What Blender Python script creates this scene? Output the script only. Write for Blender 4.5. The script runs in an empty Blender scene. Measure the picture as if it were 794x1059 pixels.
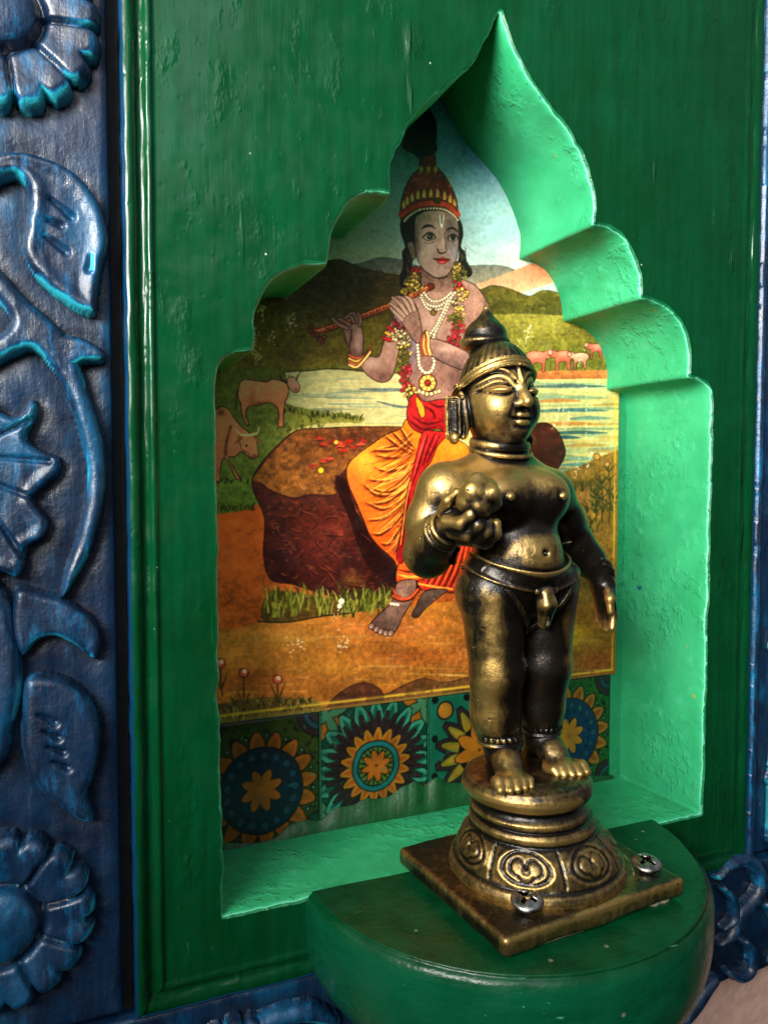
import bpy, bmesh, math, random
import numpy as np
from math import sin, cos, pi, radians, sqrt, exp

# Everything below is modelled in units of the camera's distance to the shrine (D = 0.25 m) and scaled to metres by S.
S = 0.25
rng = np.random.default_rng(7)
random.seed(7)
scene = bpy.context.scene
COL = scene.collection
DEP = 0.21            # depth of the niche
NX = 0.593            # centre line of the niche
SHELF_Z = -0.570

# ------------------------------------------------------------------ helpers
def lin(r, g, b, k=1.0):
    def f(c):
        c /= 255.0
        return c/12.92 if c <= 0.04045 else ((c+0.055)/1.055)**2.4
    return (f(r)*k, f(g)*k, f(b)*k)

def smooth(e0, e1, x):
    t = np.clip((x-e0)/(e1-e0), 0, 1)
    return t*t*(3-2*t)

def _hash(ix, iy, iz, seed):
    h = (ix.astype(np.int64)*374761393 + iy.astype(np.int64)*668265263 + iz.astype(np.int64)*2147483647 + seed*974634777) & 0xffffffff
    h = ((h ^ (h >> 13))*1274126177) & 0xffffffff
    h = h ^ (h >> 16)
    return (h & 0xffff)/65535.0

def vnoise(x, y, z=0.0, seed=0):
    x, y, z = np.broadcast_arrays(np.asarray(x, float), np.asarray(y, float), np.asarray(z, float))
    ix, iy, iz = np.floor(x).astype(int), np.floor(y).astype(int), np.floor(z).astype(int)
    fx, fy, fz = x-ix, y-iy, z-iz
    fx = fx*fx*(3-2*fx); fy = fy*fy*(3-2*fy); fz = fz*fz*(3-2*fz)
    r = 0
    for dx in (0, 1):
        wx = fx if dx else 1-fx
        for dy in (0, 1):
            wy = fy if dy else 1-fy
            for dz in (0, 1):
                wz = fz if dz else 1-fz
                r = r + wx*wy*wz*_hash(ix+dx, iy+dy, iz+dz, seed)
    return r*2-1

def fbm(x, y, z=0.0, seed=0, o=3):
    r = 0; a = 1; t = 0
    for i in range(o):
        k = 2.03**i
        r = r + a*vnoise(np.asarray(x)*k, np.asarray(y)*k, np.asarray(z)*k, seed+i*17)
        t += a; a *= 0.5
    return r/t

def mesh_obj(name, V, faces, mat, parent=None, attrs=None, colors=None, flat=False, loc=None, rotz=0.0):
    """V (n,3) in model units, faces: (m,4)/(m,3) array or list of such arrays or list of tuples."""
    me = bpy.data.meshes.new(name)
    V = np.asarray(V, float)*S
    if isinstance(faces, np.ndarray): faces = [faces]
    if len(faces) and not isinstance(faces[0], np.ndarray):
        me.from_pydata([tuple(v) for v in V], [], [tuple(int(i) for i in f) for f in faces])
    else:
        faces = [f for f in faces if len(f)]
        nl = sum(f.size for f in faces); nf = sum(len(f) for f in faces)
        me.vertices.add(len(V)); me.vertices.foreach_set('co', V.astype(np.float32).ravel())
        me.loops.add(nl); me.polygons.add(nf)
        me.loops.foreach_set('vertex_index', np.concatenate([f.ravel() for f in faces]).astype(np.int32))
        tot = np.concatenate([np.full(len(f), f.shape[1], np.int32) for f in faces])
        st = np.concatenate([[0], np.cumsum(tot)[:-1]]).astype(np.int32)
        me.polygons.foreach_set('loop_start', st)
        try: me.polygons.foreach_set('loop_total', tot)
        except Exception: pass
        me.update(calc_edges=True)
    me.validate()
    if not flat:
        me.polygons.foreach_set('use_smooth', np.ones(len(me.polygons), bool))
    for k, v in (attrs or {}).items():
        a = me.attributes.new(k, 'FLOAT', 'POINT'); a.data.foreach_set('value', np.asarray(v, np.float32))
    if colors is not None:
        a = me.attributes.new('paint', 'FLOAT_COLOR', 'POINT')
        c = np.ones((len(V), 4), np.float32); c[:, :3] = colors
        a.data.foreach_set('color', c.ravel())
    me.materials.append(mat)
    o = bpy.data.objects.new(name, me); COL.objects.link(o)
    if parent: o.parent = parent
    if loc is not None: o.location = tuple(c*S for c in loc)
    o.rotation_euler = (0, 0, rotz)
    return o

def empty(name, loc=(0, 0, 0), rotz=0.0):
    o = bpy.data.objects.new(name, None); COL.objects.link(o)
    o.empty_display_size = 0.01
    o.location = tuple(c*S for c in loc); o.rotation_euler = (0, 0, rotz)
    return o

def tag(o, label=None, cat=None, group=None, kind=None):
    if label: o['label'] = label
    if cat: o['category'] = cat
    if group: o['group'] = group
    if kind: o['kind'] = kind
    return o

def grid_faces(nu, nv, closed_u=False):
    """vertex (i,j) -> i*nv+j ; i along u, j along v"""
    iu = np.arange(nu if closed_u else nu-1); jv = np.arange(nv-1)
    I, J = np.meshgrid(iu, jv, indexing='ij')
    I2 = (I+1) % nu
    return np.stack([I*nv+J, I2*nv+J, I2*nv+J+1, I*nv+J+1], -1).reshape(-1, 4)

def catmull(P, n=8, closed=False):
    P = np.asarray(P, float)
    if len(P) < 3 and not closed:
        t = np.linspace(0, 1, n+1)[:, None]; return P[0]*(1-t)+P[1]*t
    if closed: Q = np.vstack([P[-1], P, P[0], P[1]])
    else: Q = np.vstack([2*P[0]-P[1], P, 2*P[-1]-P[-2]])
    t = np.linspace(0, 1, n, endpoint=False)[:, None]
    out = []
    for i in range(1, len(Q)-2):
        p0, p1, p2, p3 = Q[i-1], Q[i], Q[i+1], Q[i+2]
        out.append(0.5*(2*p1+(p2-p0)*t+(2*p0-5*p1+4*p2-p3)*t*t+(3*p1-p0-3*p2+p3)*t**3))
    out = np.vstack(out)
    return out if closed else np.vstack([out, P[-1]])

def resample(P, step):
    d = np.r_[0, np.cumsum(np.linalg.norm(np.diff(P, axis=0), axis=1))]
    n = max(2, int(round(d[-1]/step))+1)
    s = np.linspace(0, d[-1], n)
    return np.stack([np.interp(s, d, P[:, k]) for k in range(P.shape[1])], 1)

# the photograph's camera, used to read positions on the shrine's planes off the picture
YAW, PIT, FPX, PCX, PCY = radians(22.5), radians(-2.82), 811.0, 397.0, 529.5
cF = np.array([sin(YAW)*cos(PIT), cos(YAW)*cos(PIT), sin(PIT)])
cR = np.array([cos(YAW), -sin(YAW), 0.0]); cU = np.cross(cR, cF)
cC = np.array([0.0, -1.0, 0.0])
def on_plane(px, py, y):
    r = cF+cR*(px-PCX)/FPX-cU*(py-PCY)/FPX
    t = (y-cC[1])/r[1]
    p = cC+t*r
    return p[0], p[2]
def on_plane_arr(P, y):
    return np.array([on_plane(a, b, y) for a, b in P])
def picture_of(x, y, z):
    q = np.stack([x-cC[0], np.broadcast_to(y-cC[1], np.shape(x)), z-cC[2]], -1)
    w = q@cF
    return PCX+FPX*(q@cR)/w, PCY-FPX*(q@cU)/w

# ------------------------------------------------------------------ materials
class NT:
    def __init__(s, name):
        s.m = bpy.data.materials.new(name); s.m.use_nodes = True
        s.t = s.m.node_tree; s.t.nodes.clear()
        s.out = s.n('ShaderNodeOutputMaterial')
        s.b = s.n('ShaderNodeBsdfPrincipled'); s.l(s.b.outputs[0], s.out.inputs[0])
        tc = s.n('ShaderNodeTexCoord'); mp = s.n('ShaderNodeMapping')
        mp.inputs['Scale'].default_value = (1/S,)*3
        s.l(tc.outputs['Object'], mp.inputs[0]); s.co = mp.outputs[0]
    def n(s, t, **k):
        n = s.t.nodes.new(t)
        for a, v in k.items(): setattr(n, a, v)
        return n
    def l(s, a, b): s.t.links.new(a, b)
    def put(s, sock, v):
        if isinstance(v, bpy.types.NodeSocket): s.l(v, sock)
        elif isinstance(v, (tuple, list)):
            sock.default_value = tuple(v)+((1,) if len(v) == 3 and sock.type == 'RGBA' else ())
        else: sock.default_value = v
    def set(s, **k):
        for a, v in k.items(): s.put(s.b.inputs[a.replace('_', ' ')], v)
    def noise(s, scale, detail=3, rough=0.55, stretch=None, dist=0.0):
        co = s.co
        if stretch:
            mp = s.n('ShaderNodeMapping'); mp.inputs['Scale'].default_value = stretch; s.l(co, mp.inputs[0]); co = mp.outputs[0]
        n = s.n('ShaderNodeTexNoise'); s.l(co, n.inputs['Vector'])
        n.inputs['Scale'].default_value = scale; n.inputs['Detail'].default_value = detail
        n.inputs['Roughness'].default_value = rough; n.inputs['Distortion'].default_value = dist
        return n.outputs['Fac']
    def voro(s, scale, feature='F1', stretch=None):
        co = s.co
        if stretch:
            mp = s.n('ShaderNodeMapping'); mp.inputs['Scale'].default_value = stretch; s.l(co, mp.inputs[0]); co = mp.outputs[0]
        n = s.n('ShaderNodeTexVoronoi', feature=feature); s.l(co, n.inputs['Vector']); n.inputs['Scale'].default_value = scale
        return n.outputs['Distance']
    def ramp(s, v, a, b, c0=0.0, c1=1.0):
        n = s.n('ShaderNodeMapRange', interpolation_type='SMOOTHSTEP')
        s.put(n.inputs[0], v); n.inputs[1].default_value = a; n.inputs[2].default_value = b
        n.inputs[3].default_value = c0; n.inputs[4].default_value = c1
        return n.outputs[0]
    def math(s, op, a, b=0.0, c=0.0):
        n = s.n('ShaderNodeMath', operation=op)
        s.put(n.inputs[0], a); s.put(n.inputs[1], b); s.put(n.inputs[2], c)
        return n.outputs[0]
    def mix(s, f, a, b, blend='MIX'):
        n = s.n('ShaderNodeMix', data_type='RGBA', blend_type=blend)
        s.put(n.inputs['Factor'], f); s.put(n.inputs[6], a); s.put(n.inputs[7], b)
        return n.outputs[2]
    def attr(s, name):
        n = s.n('ShaderNodeAttribute'); n.attribute_name = name
        return n
    def sep(s):
        n = s.n('ShaderNodeSeparateXYZ'); s.l(s.co, n.inputs[0]); return n.outputs
    def bump(s, h, dist, strength=1.0, prev=None):
        n = s.n('ShaderNodeBump'); s.put(n.inputs['Height'], h)
        n.inputs['Distance'].default_value = dist*S; n.inputs['Strength'].default_value = strength
        if prev is not None: s.l(prev, n.inputs['Normal'])
        return n.outputs[0]

def mat_board():
    t = NT('green_gloss_paint')
    strokes = t.noise(60, 4, 0.6, (1.0, 1.0, 0.09))
    broad = t.noise(5, 4, 0.6)
    patch = t.noise(14, 5, 0.65, (1, 1, 0.5))
    c = t.mix(t.ramp(strokes, 0.3, 0.7), (0.0005, 0.037, 0.010), (0.0008, 0.051, 0.016))
    c = t.mix(t.math('MULTIPLY', t.ramp(patch, 0.52, 0.75), 0.5), c, (0.0016, 0.070, 0.026))
    c = t.mix(t.ramp(broad, 0.35, 0.75, 0.0, 0.55), c, (0.0005, 0.024, 0.004))
    scuff = t.math('MULTIPLY', t.ramp(t.noise(70, 4, 0.7, (1, 1, .25)), 0.60, 0.72), t.ramp(t.noise(6, 3), 0.54, 0.66))
    c = t.mix(t.math('MULTIPLY', scuff, 0.4), c, (0.035, 0.13, 0.06))
    nick = t.math('MULTIPLY', t.ramp(t.math('ADD', t.voro(9, 'F1', (1.6, 1, 0.8)), t.math('MULTIPLY', t.noise(60, 4), 0.10)), 0.115, 0.095), t.ramp(t.noise(3.7, 2), 0.55, 0.57))
    c = t.mix(nick, c, (0.006, 0.016, 0.02))
    # blue undercoat at the outer edge, specks of pale paint
    lf = t.attr('edge').outputs['Fac']
    c = t.mix(t.ramp(t.math('ADD', lf, t.math('MULTIPLY', t.math('SUBTRACT', patch, 0.5), 0.8)), 0.45, 0.62), c, (0.002, 0.03, 0.075))
    sp = t.voro(34); sp2 = t.noise(40, 2)
    fleck = t.math('MULTIPLY', t.ramp(sp, 0.07, 0.03), t.ramp(sp2, 0.57, 0.62))
    c = t.mix(fleck, c, (0.30, 0.42, 0.30))
    t.set(Base_Color=c, Roughness=t.ramp(t.noise(25, 4), 0.3, 0.7, 0.14, 0.34))
    t.b.inputs['Specular IOR Level'].default_value = 0.34
    b = t.bump(strokes, 0.0024, 0.25)
    lump = t.ramp(t.noise(19, 4, 0.6, (1, 1, 0.55)), 0.55, 0.78)
    b = t.bump(lump, 0.0050, 0.4, b)
    b = t.bump(t.noise(7, 3), 0.02, 0.3, b)
    drip = t.math('MULTIPLY', t.ramp(t.noise(30, 3, 0.5, (1, 1, 0.12)), 0.62, 0.74), t.ramp(t.noise(5, 2), 0.48, 0.62))
    b = t.bump(drip, 0.005, 0.7, b)
    pit = t.ramp(t.voro(48), 0.0, 0.22)
    b = t.bump(pit, 0.0007, 0.35, b)
    t.l(b, t.b.inputs['Normal'])
    return t.m

def mat_mint():
    t = NT('mint_paint')
    a = t.noise(9, 5, 0.6); f = t.noise(45, 4, 0.6)
    c = t.mix(t.ramp(a, 0.3, 0.7), (0.022, 0.33, 0.125), (0.040, 0.43, 0.180))
    c = t.mix(t.ramp(f, 0.55, 0.75, 0, 0.35), c, (0.10, 0.58, 0.32))
    # thick lip: dark green from the front coat, bare pale edge, blue chips
    lip = t.attr('lip').outputs['Fac']
    e = t.math('ADD', lip, t.math('MULTIPLY', t.math('SUBTRACT', t.noise(38, 4), 0.5), 0.9))
    c = t.mix(t.ramp(e, 0.50, 0.60), c, (0.12, 0.55, 0.34))
    c = t.mix(t.ramp(e, 0.80, 0.90), c, (0.004, 0.14, 0.045))
    chip = t.math('MULTIPLY', t.ramp(t.voro(13), 0.10, 0.07), t.ramp(t.noise(7.3, 2), 0.56, 0.58))
    c = t.mix(chip, c, (0.01, 0.05, 0.22))
    chip2 = t.math('MULTIPLY', t.ramp(t.voro(21), 0.10, 0.06), t.ramp(t.noise(9.1, 2), 0.62, 0.64))
    c = t.mix(chip2, c, (0.30, 0.36, 0.05))
    stain = t.math('MULTIPLY', t.ramp(t.noise(4.2, 5, 0.65), 0.50, 0.72), 0.5)
    c = t.mix(stain, c, (0.012, 0.22, 0.10))
    spk = t.math('MULTIPLY', t.ramp(t.voro(58), 0.12, 0.06), t.ramp(t.noise(16, 2), 0.56, 0.60))
    c = t.mix(t.math('MULTIPLY', spk, 0.7), c, (0.010, 0.10, 0.05))
    # darker towards the back: corner shade put into the colour, grime low left
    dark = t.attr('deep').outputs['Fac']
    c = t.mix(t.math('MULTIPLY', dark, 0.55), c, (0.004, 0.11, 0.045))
    t.set(Base_Color=c, Roughness=t.ramp(f, 0.3, 0.7, 0.36, 0.5))
    t.b.inputs['Specular IOR Level'].default_value = 0.4
    pm = t.noise(46, 4, 0.6)
    gate = t.ramp(t.noise(5.5, 3), 0.40, 0.62)
    b = t.bump(t.math('MULTIPLY', t.ramp(pm, 0.48, 0.66), gate), 0.0036, 0.5)
    b = t.bump(t.noise(60, 3, 0.6, (1, .12, 1)), 0.0014, 0.35, b)
    b = t.bump(t.noise(9, 3), 0.010, 0.3, b)
    t.l(b, t.b.inputs['Normal'])
    return t.m

def mat_shelf():
    t = NT('shelf_green_paint')
    st = t.noise(22, 4, 0.6, (1, 1, 1)); fine = t.noise(70, 4, 0.6, (0.25, 1, 1))
    c = t.mix(t.ramp(st, 0.3, 0.7), (0.0006, 0.036, 0.010), (0.0012, 0.055, 0.017))
    side = t.attr('side').outputs['Fac']
    c = t.mix(t.math('MULTIPLY', side, t.ramp(t.noise(11, 4, 0.6, (1, 1, 3)), 0.3, 0.7, 0.5, 1.0)), c, (0.0018, 0.074, 0.032))
    worn = t.attr('worn').outputs['Fac']
    w = t.math('ADD', worn, t.math('MULTIPLY', t.math('SUBTRACT', t.noise(60, 4), 0.5), 0.7))
    c = t.mix(t.ramp(w, 0.62, 0.80), c, (0.20, 0.22, 0.13))
    dust = t.math('MULTIPLY', t.ramp(t.noise(95, 4, 0.7), 0.58, 0.72), t.ramp(t.noise(5.2, 4), 0.46, 0.66))
    c = t.mix(t.math('MULTIPLY', dust, 0.22), c, (0.10, 0.13, 0.07))
    nick = t.math('MULTIPLY', t.ramp(t.voro(26), 0.10, 0.05), t.ramp(t.noise(13, 2), 0.56, 0.60))
    c = t.mix(nick, c, (0.16, 0.18, 0.10))
    scr = t.math('MULTIPLY', t.ramp(t.noise(150, 2, 0.5, (0.05, 1, 1)), 0.70, 0.74), t.ramp(t.noise(9, 2), 0.52, 0.60))
    c = t.mix(t.math('MULTIPLY', scr, 0.55), c, (0.10, 0.40, 0.20))
    t.set(Base_Color=c, Roughness=t.ramp(st, 0.3, 0.7, 0.24, 0.36))
    t.b.inputs['Specular IOR Level'].default_value = 0.3
    b = t.bump(fine, 0.002, 0.4)
    b = t.bump(t.noise(45, 4, 0.6, (.22, .22, 1)), 0.004, 0.45, b)
    b = t.bump(t.noise(12, 4), 0.010, 0.45, b)
    t.l(b, t.b.inputs['Normal'])
    return t.m

def mat_blue():
    t = NT('blue_carved_paint')
    g = t.noise(55, 4, 0.65, (1, 1, 0.12)); a = t.noise(12, 5, 0.6)
    c = t.mix(t.ramp(a, 0.3, 0.7), (0.0003, 0.0055, 0.021), (0.0006, 0.018, 0.054))
    c = t.mix(t.ramp(g, 0.55, 0.8, 0, 0.5), c, (0.010, 0.055, 0.13))
    c = t.mix(t.ramp(t.noise(8, 5, 0.7, (1, 1, .5)), 0.50, 0.68, 0, 0.75), c, (0.002, 0.075, 0.17))
    hi = t.attr('rim').outputs['Fac']
    h = t.math('ADD', hi, t.math('MULTIPLY', t.math('SUBTRACT', t.noise(60, 6, 0.75, (1, 1, 0.30)), 0.5), 1.7))
    c = t.mix(t.ramp(h, 0.22, 0.70), c, (0.003, 0.11, 0.25))
    c = t.mix(t.ramp(h, 0.58, 0.95), c, (0.02, 0.36, 0.46))
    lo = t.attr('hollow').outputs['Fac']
    c = t.mix(t.math('MULTIPLY', lo, 0.9), c, (0.002, 0.008, 0.022))  # shade of the carved hollows put into the colour as near-black blue
    rust = t.math('MULTIPLY', t.ramp(t.noise(21, 5, 0.7), 0.64, 0.72), lo)
    c = t.mix(rust, c, (0.05, 0.022, 0.012))
    fl = t.math('MULTIPLY', t.ramp(t.voro(42), 0.10, 0.05), t.ramp(t.noise(30, 2), 0.58, 0.64))
    c = t.mix(t.math('MULTIPLY', fl, 0.6), c, (0.22, 0.35, 0.48))
    t.set(Base_Color=c, Roughness=t.ramp(g, 0.3, 0.7, 0.34, 0.48))
    t.b.inputs['Specular IOR Level'].default_value = 0.68
    b = t.bump(g, 0.0026, 0.45)
    b = t.bump(t.noise(30, 5, 0.65), 0.006, 0.4, b)
    t.l(b, t.b.inputs['Normal'])
    return t.m

def mat_brass():
    t = NT('aged_brass')
    wear = t.attr('wear').outputs['Fac']; cav = t.attr('cavity').outputs['Fac']
    n1 = t.noise(16, 5, 0.62); n2 = t.noise(85, 6, 0.72); n3 = t.noise(38, 4, 0.6, (1, 1, 0.3))
    w = t.math('ADD', wear, t.math('MULTIPLY', t.math('SUBTRACT', n1, 0.5), 0.85))
    w = t.math('ADD', w, t.math('MULTIPLY', t.math('SUBTRACT', n2, 0.5), 0.75))
    w = t.math('ADD', w, t.math('MULTIPLY', t.math('SUBTRACT', n3, 0.5), 0.35))
    n4 = t.noise(150, 3, 0.6, (1, 1, .3)); w = t.math('ADD', w, t.math('MULTIPLY', t.math('SUBTRACT', n4, 0.5), 0.40))
    m = t.ramp(w, 0.12, 0.92)
    warm = t.mix(n1, (0.47, 0.300, 0.084), (0.38, 0.245, 0.074))
    mid = (0.190, 0.122, 0.040)
    c = t.mix(t.ramp(m, 0.0, 0.48), (0.014, 0.0105, 0.007), mid)
    c = t.mix(t.ramp(m, 0.40, 0.95), c, warm)
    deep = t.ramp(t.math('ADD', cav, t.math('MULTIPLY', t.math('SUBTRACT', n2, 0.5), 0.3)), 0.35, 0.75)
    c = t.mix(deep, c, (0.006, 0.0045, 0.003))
    pit = t.math('MULTIPLY', t.ramp(t.voro(60), 0.13, 0.07), t.ramp(t.noise(26, 2), 0.55, 0.60))
    c = t.mix(t.math('MULTIPLY', pit, 0.85), c, (0.012, 0.008, 0.004))
    # pale polish residue left in some creases
    res = t.attr('residue').outputs['Fac']
    rs = t.ramp(t.math('ADD', res, t.math('MULTIPLY', t.math('SUBTRACT', t.noise(55, 4), 0.5), 0.9)), 0.62, 0.85)
    c = t.mix(t.math('MULTIPLY', rs, 0.8), c, (0.30, 0.25, 0.15))
    metal = t.math('MULTIPLY', t.math('SUBTRACT', 1.0, t.math('MULTIPLY', rs, 0.9)), t.ramp(m, 0.0, 0.5, 0.70, 0.90))
    t.set(Base_Color=c, Metallic=metal, Roughness=t.math('ADD', t.ramp(m, 0.0, 1.0, 0.33, 0.43), t.math('MULTIPLY', t.math('SUBTRACT', n2, 0.5), 0.22)))
    t.b.inputs['Coat Weight'].default_value = 0.35; t.b.inputs['Coat Roughness'].default_value = 0.28
    b = t.bump(n2, 0.0013, 0.5)
    b = t.bump(n1, 0.006, 0.4, b)
    b = t.bump(t.noise(190, 3, 0.6, (1, .2, .4)), 0.0008, 0.5, b)
    b = t.bump(t.math('SUBTRACT', 1.0, pit), 0.0016, 0.6, b)
    t.l(b, t.b.inputs['Normal']); t.l(b, t.b.inputs['Coat Normal'])
    return t.m

def mat_steel():
    t = NT('zinc_steel')
    n = t.noise(60, 4)
    cv = t.attr('cavity').outputs['Fac']
    c = t.mix(t.ramp(n, 0.35, 0.7), (0.22, 0.21, 0.18), (0.50, 0.49, 0.45))
    c = t.mix(t.ramp(cv, 0.25, 0.7), c, (0.03, 0.025, 0.02))
    t.set(Base_Color=c, Metallic=1.0, Roughness=t.ramp(n, 0.3, 0.7, 0.22, 0.42))
    t.l(t.bump(t.noise(120, 3), 0.001, 0.4), t.b.inputs['Normal'])
    return t.m

def mat_flatpaint(name, rough=0.42, bump=0.0008, spec=0.35, nscale=160):
    t = NT(name)
    c = t.attr('paint').outputs['Color']
    t.set(Base_Color=c, Roughness=t.ramp(t.noise(20, 4), 0.3, 0.7, rough-0.06, rough+0.08))
    t.b.inputs['Specular IOR Level'].default_value = spec
    b = t.bump(t.noise(nscale, 3), bump, 0.5)
    b = t.bump(t.noise(7, 3), 0.008, 0.25, b)
    t.l(b, t.b.inputs['Normal'])
    return t.m

def mat_simple(name, c0, c1, scale, rough, bump=0.003):
    t = NT(name)
    n = t.noise(scale, 6, 0.65)
    t.set(Base_Color=t.mix(t.ramp(n, 0.3, 0.7), c0, c1), Roughness=rough)
    t.l(t.bump(n, bump, 0.6), t.b.inputs['Normal'])
    return t.m

BOARD, MINT, SHELF, BLUE, BRASS, STEEL = mat_board(), mat_mint(), mat_shelf(), mat_blue(), mat_brass(), mat_steel()
PRINT = mat_flatpaint('printed_paper', 0.40, 0.0006, 0.35)
TILE = mat_flatpaint('painted_tile', 0.34, 0.0008, 0.4)
STRIP = mat_simple('dark_green_strip_paint', (0.0015, 0.045, 0.008), (0.0022, 0.066, 0.013), 40, 0.5, 0.005)
WALL = mat_simple('pink_plaster', (0.62, 0.37, 0.28), (0.74, 0.47, 0.37), 40, 0.85, 0.006)
PUTTY = mat_simple('dried_putty', (0.16, 0.13, 0.07), (0.34, 0.29, 0.17), 60, 0.8, 0.008)
DARK = mat_simple('shadow_gap_wood', (0.010, 0.010, 0.012), (0.02, 0.018, 0.016), 30, 0.8)
PRINT_GAIN = 1.38
TILE_GAIN = 0.40
WORLD = 0.4
SCREW1, SCREW2 = (0.528, -0.190, -0.529), (0.734, -0.168, -0.533)
FSTOP = 40.0
# name, place, aim, size, power, colour
LIGHTS = [('window_light', (-1.55, -1.75, 1.0), (0.62, 0.05, 0.50), (1.7, 1.0), 46.0, (1.0, 0.97, 0.91), 66),
          ('added_fill_light', (-0.35, -2.3, 1.95), (0.4, 0.0, 0.35), (2.4, 1.8), 27.0, (0.86, 0.92, 1.0))]  # added fill lamp with no visible source, for front fill and cool sheen

# ------------------------------------------------------------------ the wall and the niche panel
def box_mesh(name, x0, x1, y0, y1, z0, z1, mat, parent=None, bev=0.004, attrs=None):
    bm = bmesh.new()
    bmesh.ops.create_cube(bm, size=1.0)
    for v in bm.verts:
        v.co.x = x0+(v.co.x+.5)*(x1-x0); v.co.y = y0+(v.co.y+.5)*(y1-y0); v.co.z = z0+(v.co.z+.5)*(z1-z0)
    if bev: bmesh.ops.bevel(bm, geom=bm.edges[:], offset=bev, segments=2, affect='EDGES', profile=0.6)
    V = [tuple(v.co) for v in bm.verts]; F = [[v.index for v in f.verts] for f in bm.faces]
    bm.free()
    return mesh_obj(name, V, F, mat, parent, attrs=attrs, flat=True)

# plastered wall round the frame (open behind the niche)
WX0, WX1, WZ0, WZ1 = -3.0, 4.0, -3.0, 3.0
hx0, hx1, hz0, hz1 = -0.33, 1.38, -0.86, 1.30
V = [(WX0, .055, WZ0), (WX1, .055, WZ0), (WX1, .055, WZ1), (WX0, .055, WZ1), (hx0, .055, hz0), (hx1, .055, hz0), (hx1, .055, hz1), (hx0, .055, hz1)]
tag(mesh_obj('wall', V, [(0, 1, 5, 4), (1, 2, 6, 5), (2, 3, 7, 6), (3, 0, 4, 7)], WALL, flat=True), kind='structure')

shrine = tag(empty('wall_niche', (NX, 0, -0.685)), 'green painted wooden panel with a mint cusped-arch niche cut into it', 'wall niche')
PO = np.array([NX, 0, -0.685])           # parts of the panel are written in panel coordinates minus this base

half = [[(0, .656), (.018, .618), (.046, .574), (.083, .540), (.122, .504), (.150, .459), (.166, .418), (.164, .378)],
        [(.164, .378), (.195, .374), (.224, .359), (.250, .320), (.258, .276)],
        [(.258, .276), (.295, .270), (.332, .248), (.356, .206), (.358, .157)],
        [(.358, .157), (.385, .152), (.402, .138), (.408, .108)],
        [(.408, .108), (.404, -.577)]]
half = [resample(catmull(s, 10), 0.0062) for s in half]
segR = np.vstack([s[:-1] for s in half]+[half[-1][-1:]])      # apex -> bottom right
segR[0, 0] = 0.0015
bottom = resample(np.array([(.404, -.577), (-.404, -.577)]), 0.0062)[1:-1]
segL = segR[::-1].copy(); segL[:, 0] *= -1
prof = np.vstack([segR, bottom, segL])                        # clockwise from the apex
prof[:, 0] += NX
nP = len(prof)
tn = np.roll(prof, -1, 0)-np.roll(prof, 1, 0); tn /= np.linalg.norm(tn, axis=1)[:, None]
nout = np.stack([-tn[:, 1], tn[:, 0]], 1)
if ((prof-np.array([NX, 0]))*nout).sum() < 0: nout = -nout
for _ in range(2): nout = (np.roll(nout, 1, 0)+nout*2+np.roll(nout, -1, 0)); nout /= np.linalg.norm(nout, axis=1)[:, None]
arc = np.r_[0, np.cumsum(np.linalg.norm(np.diff(prof, axis=0), axis=1))]
rag = 0.0026*fbm(arc*26, 3.1, seed=3)+0.0019*fbm(arc*90, 1.7, seed=5, o=2)
chipm = smooth(0.45, 0.75, vnoise(arc*17, 9.3, seed=8))*0.0035
rings = [(0.0, 0.0055), (0.0016, 0.0032), (0.0045, 0.0010), (0.009, 0.0)]+[(y, 0.0) for y in np.linspace(0.018, DEP, 22)]
V = []; lip = []; deep = []
for k, (y, off) in enumerate(rings):
    edge = exp(-(y/0.02)**2)
    o_ = off+(rag+chipm)*edge+0.0016*fbm(arc*9, y*9, 4.0, seed=11)*(1-edge)
    # cusp ridges soften with paint
    P = prof+nout*o_[:, None]
    z = P[:, 1]-0.013*(y/DEP)*(prof[:, 1] < -0.5)
    V.append(np.stack([P[:, 0], np.full(nP, y), z], 1))
    lip.append(np.full(nP, exp(-(y/0.0052)**2)*1.05)); 
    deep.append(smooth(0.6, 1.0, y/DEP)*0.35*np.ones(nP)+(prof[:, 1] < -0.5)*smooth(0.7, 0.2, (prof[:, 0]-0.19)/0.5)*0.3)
V = np.stack(V, 1).reshape(-1, 3)         # (i along profile, j depth)
lip = np.stack(lip, 1).ravel(); deep = np.stack(deep, 1).ravel()
fl = grid_faces(nP, len(rings), closed_u=True)
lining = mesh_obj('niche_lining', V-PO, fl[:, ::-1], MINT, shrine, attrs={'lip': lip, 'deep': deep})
front_ring = V.reshape(nP, len(rings), 3)[:, 0]

# front board: rectangle with the niche cut out
X0, X1, Z0, Z1 = 0.076, 1.100, -0.685, 1.02
INS = 0.040
bm = bmesh.new()
ring = [bm.verts.new(tuple(p-PO)) for p in front_ring]
es = [bm.edges.new((ring[i], ring[(i+1) % nP])) for i in range(nP)]
rect = []
for a, b in (((X0+INS, Z0+INS), (X1-INS, Z0+INS)), ((X1-INS, Z0+INS), (X1-INS, Z1-INS)), ((X1-INS, Z1-INS), (X0+INS, Z1-INS)), ((X0+INS, Z1-INS), (X0+INS, Z0+INS))):
    for t in np.linspace(0, 1, 24, endpoint=False):
        rect.append(bm.verts.new((a[0]+(b[0]-a[0])*t-PO[0], 0-PO[1], a[1]+(b[1]-a[1])*t-PO[2])))
es += [bm.edges.new((rect[i], rect[(i+1) % len(rect)])) for i in range(len(rect))]
bmesh.ops.triangle_fill(bm, use_beauty=True, use_dissolve=False, edges=es)
for f in bm.faces:
    f.normal_update()
    if f.normal.y > 0: f.normal_flip()
bm.verts.index_update()
Vb = [tuple(v.co) for v in bm.verts]; Fb = [[v.index for v in f.verts] for f in bm.faces]; bm.free()
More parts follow.
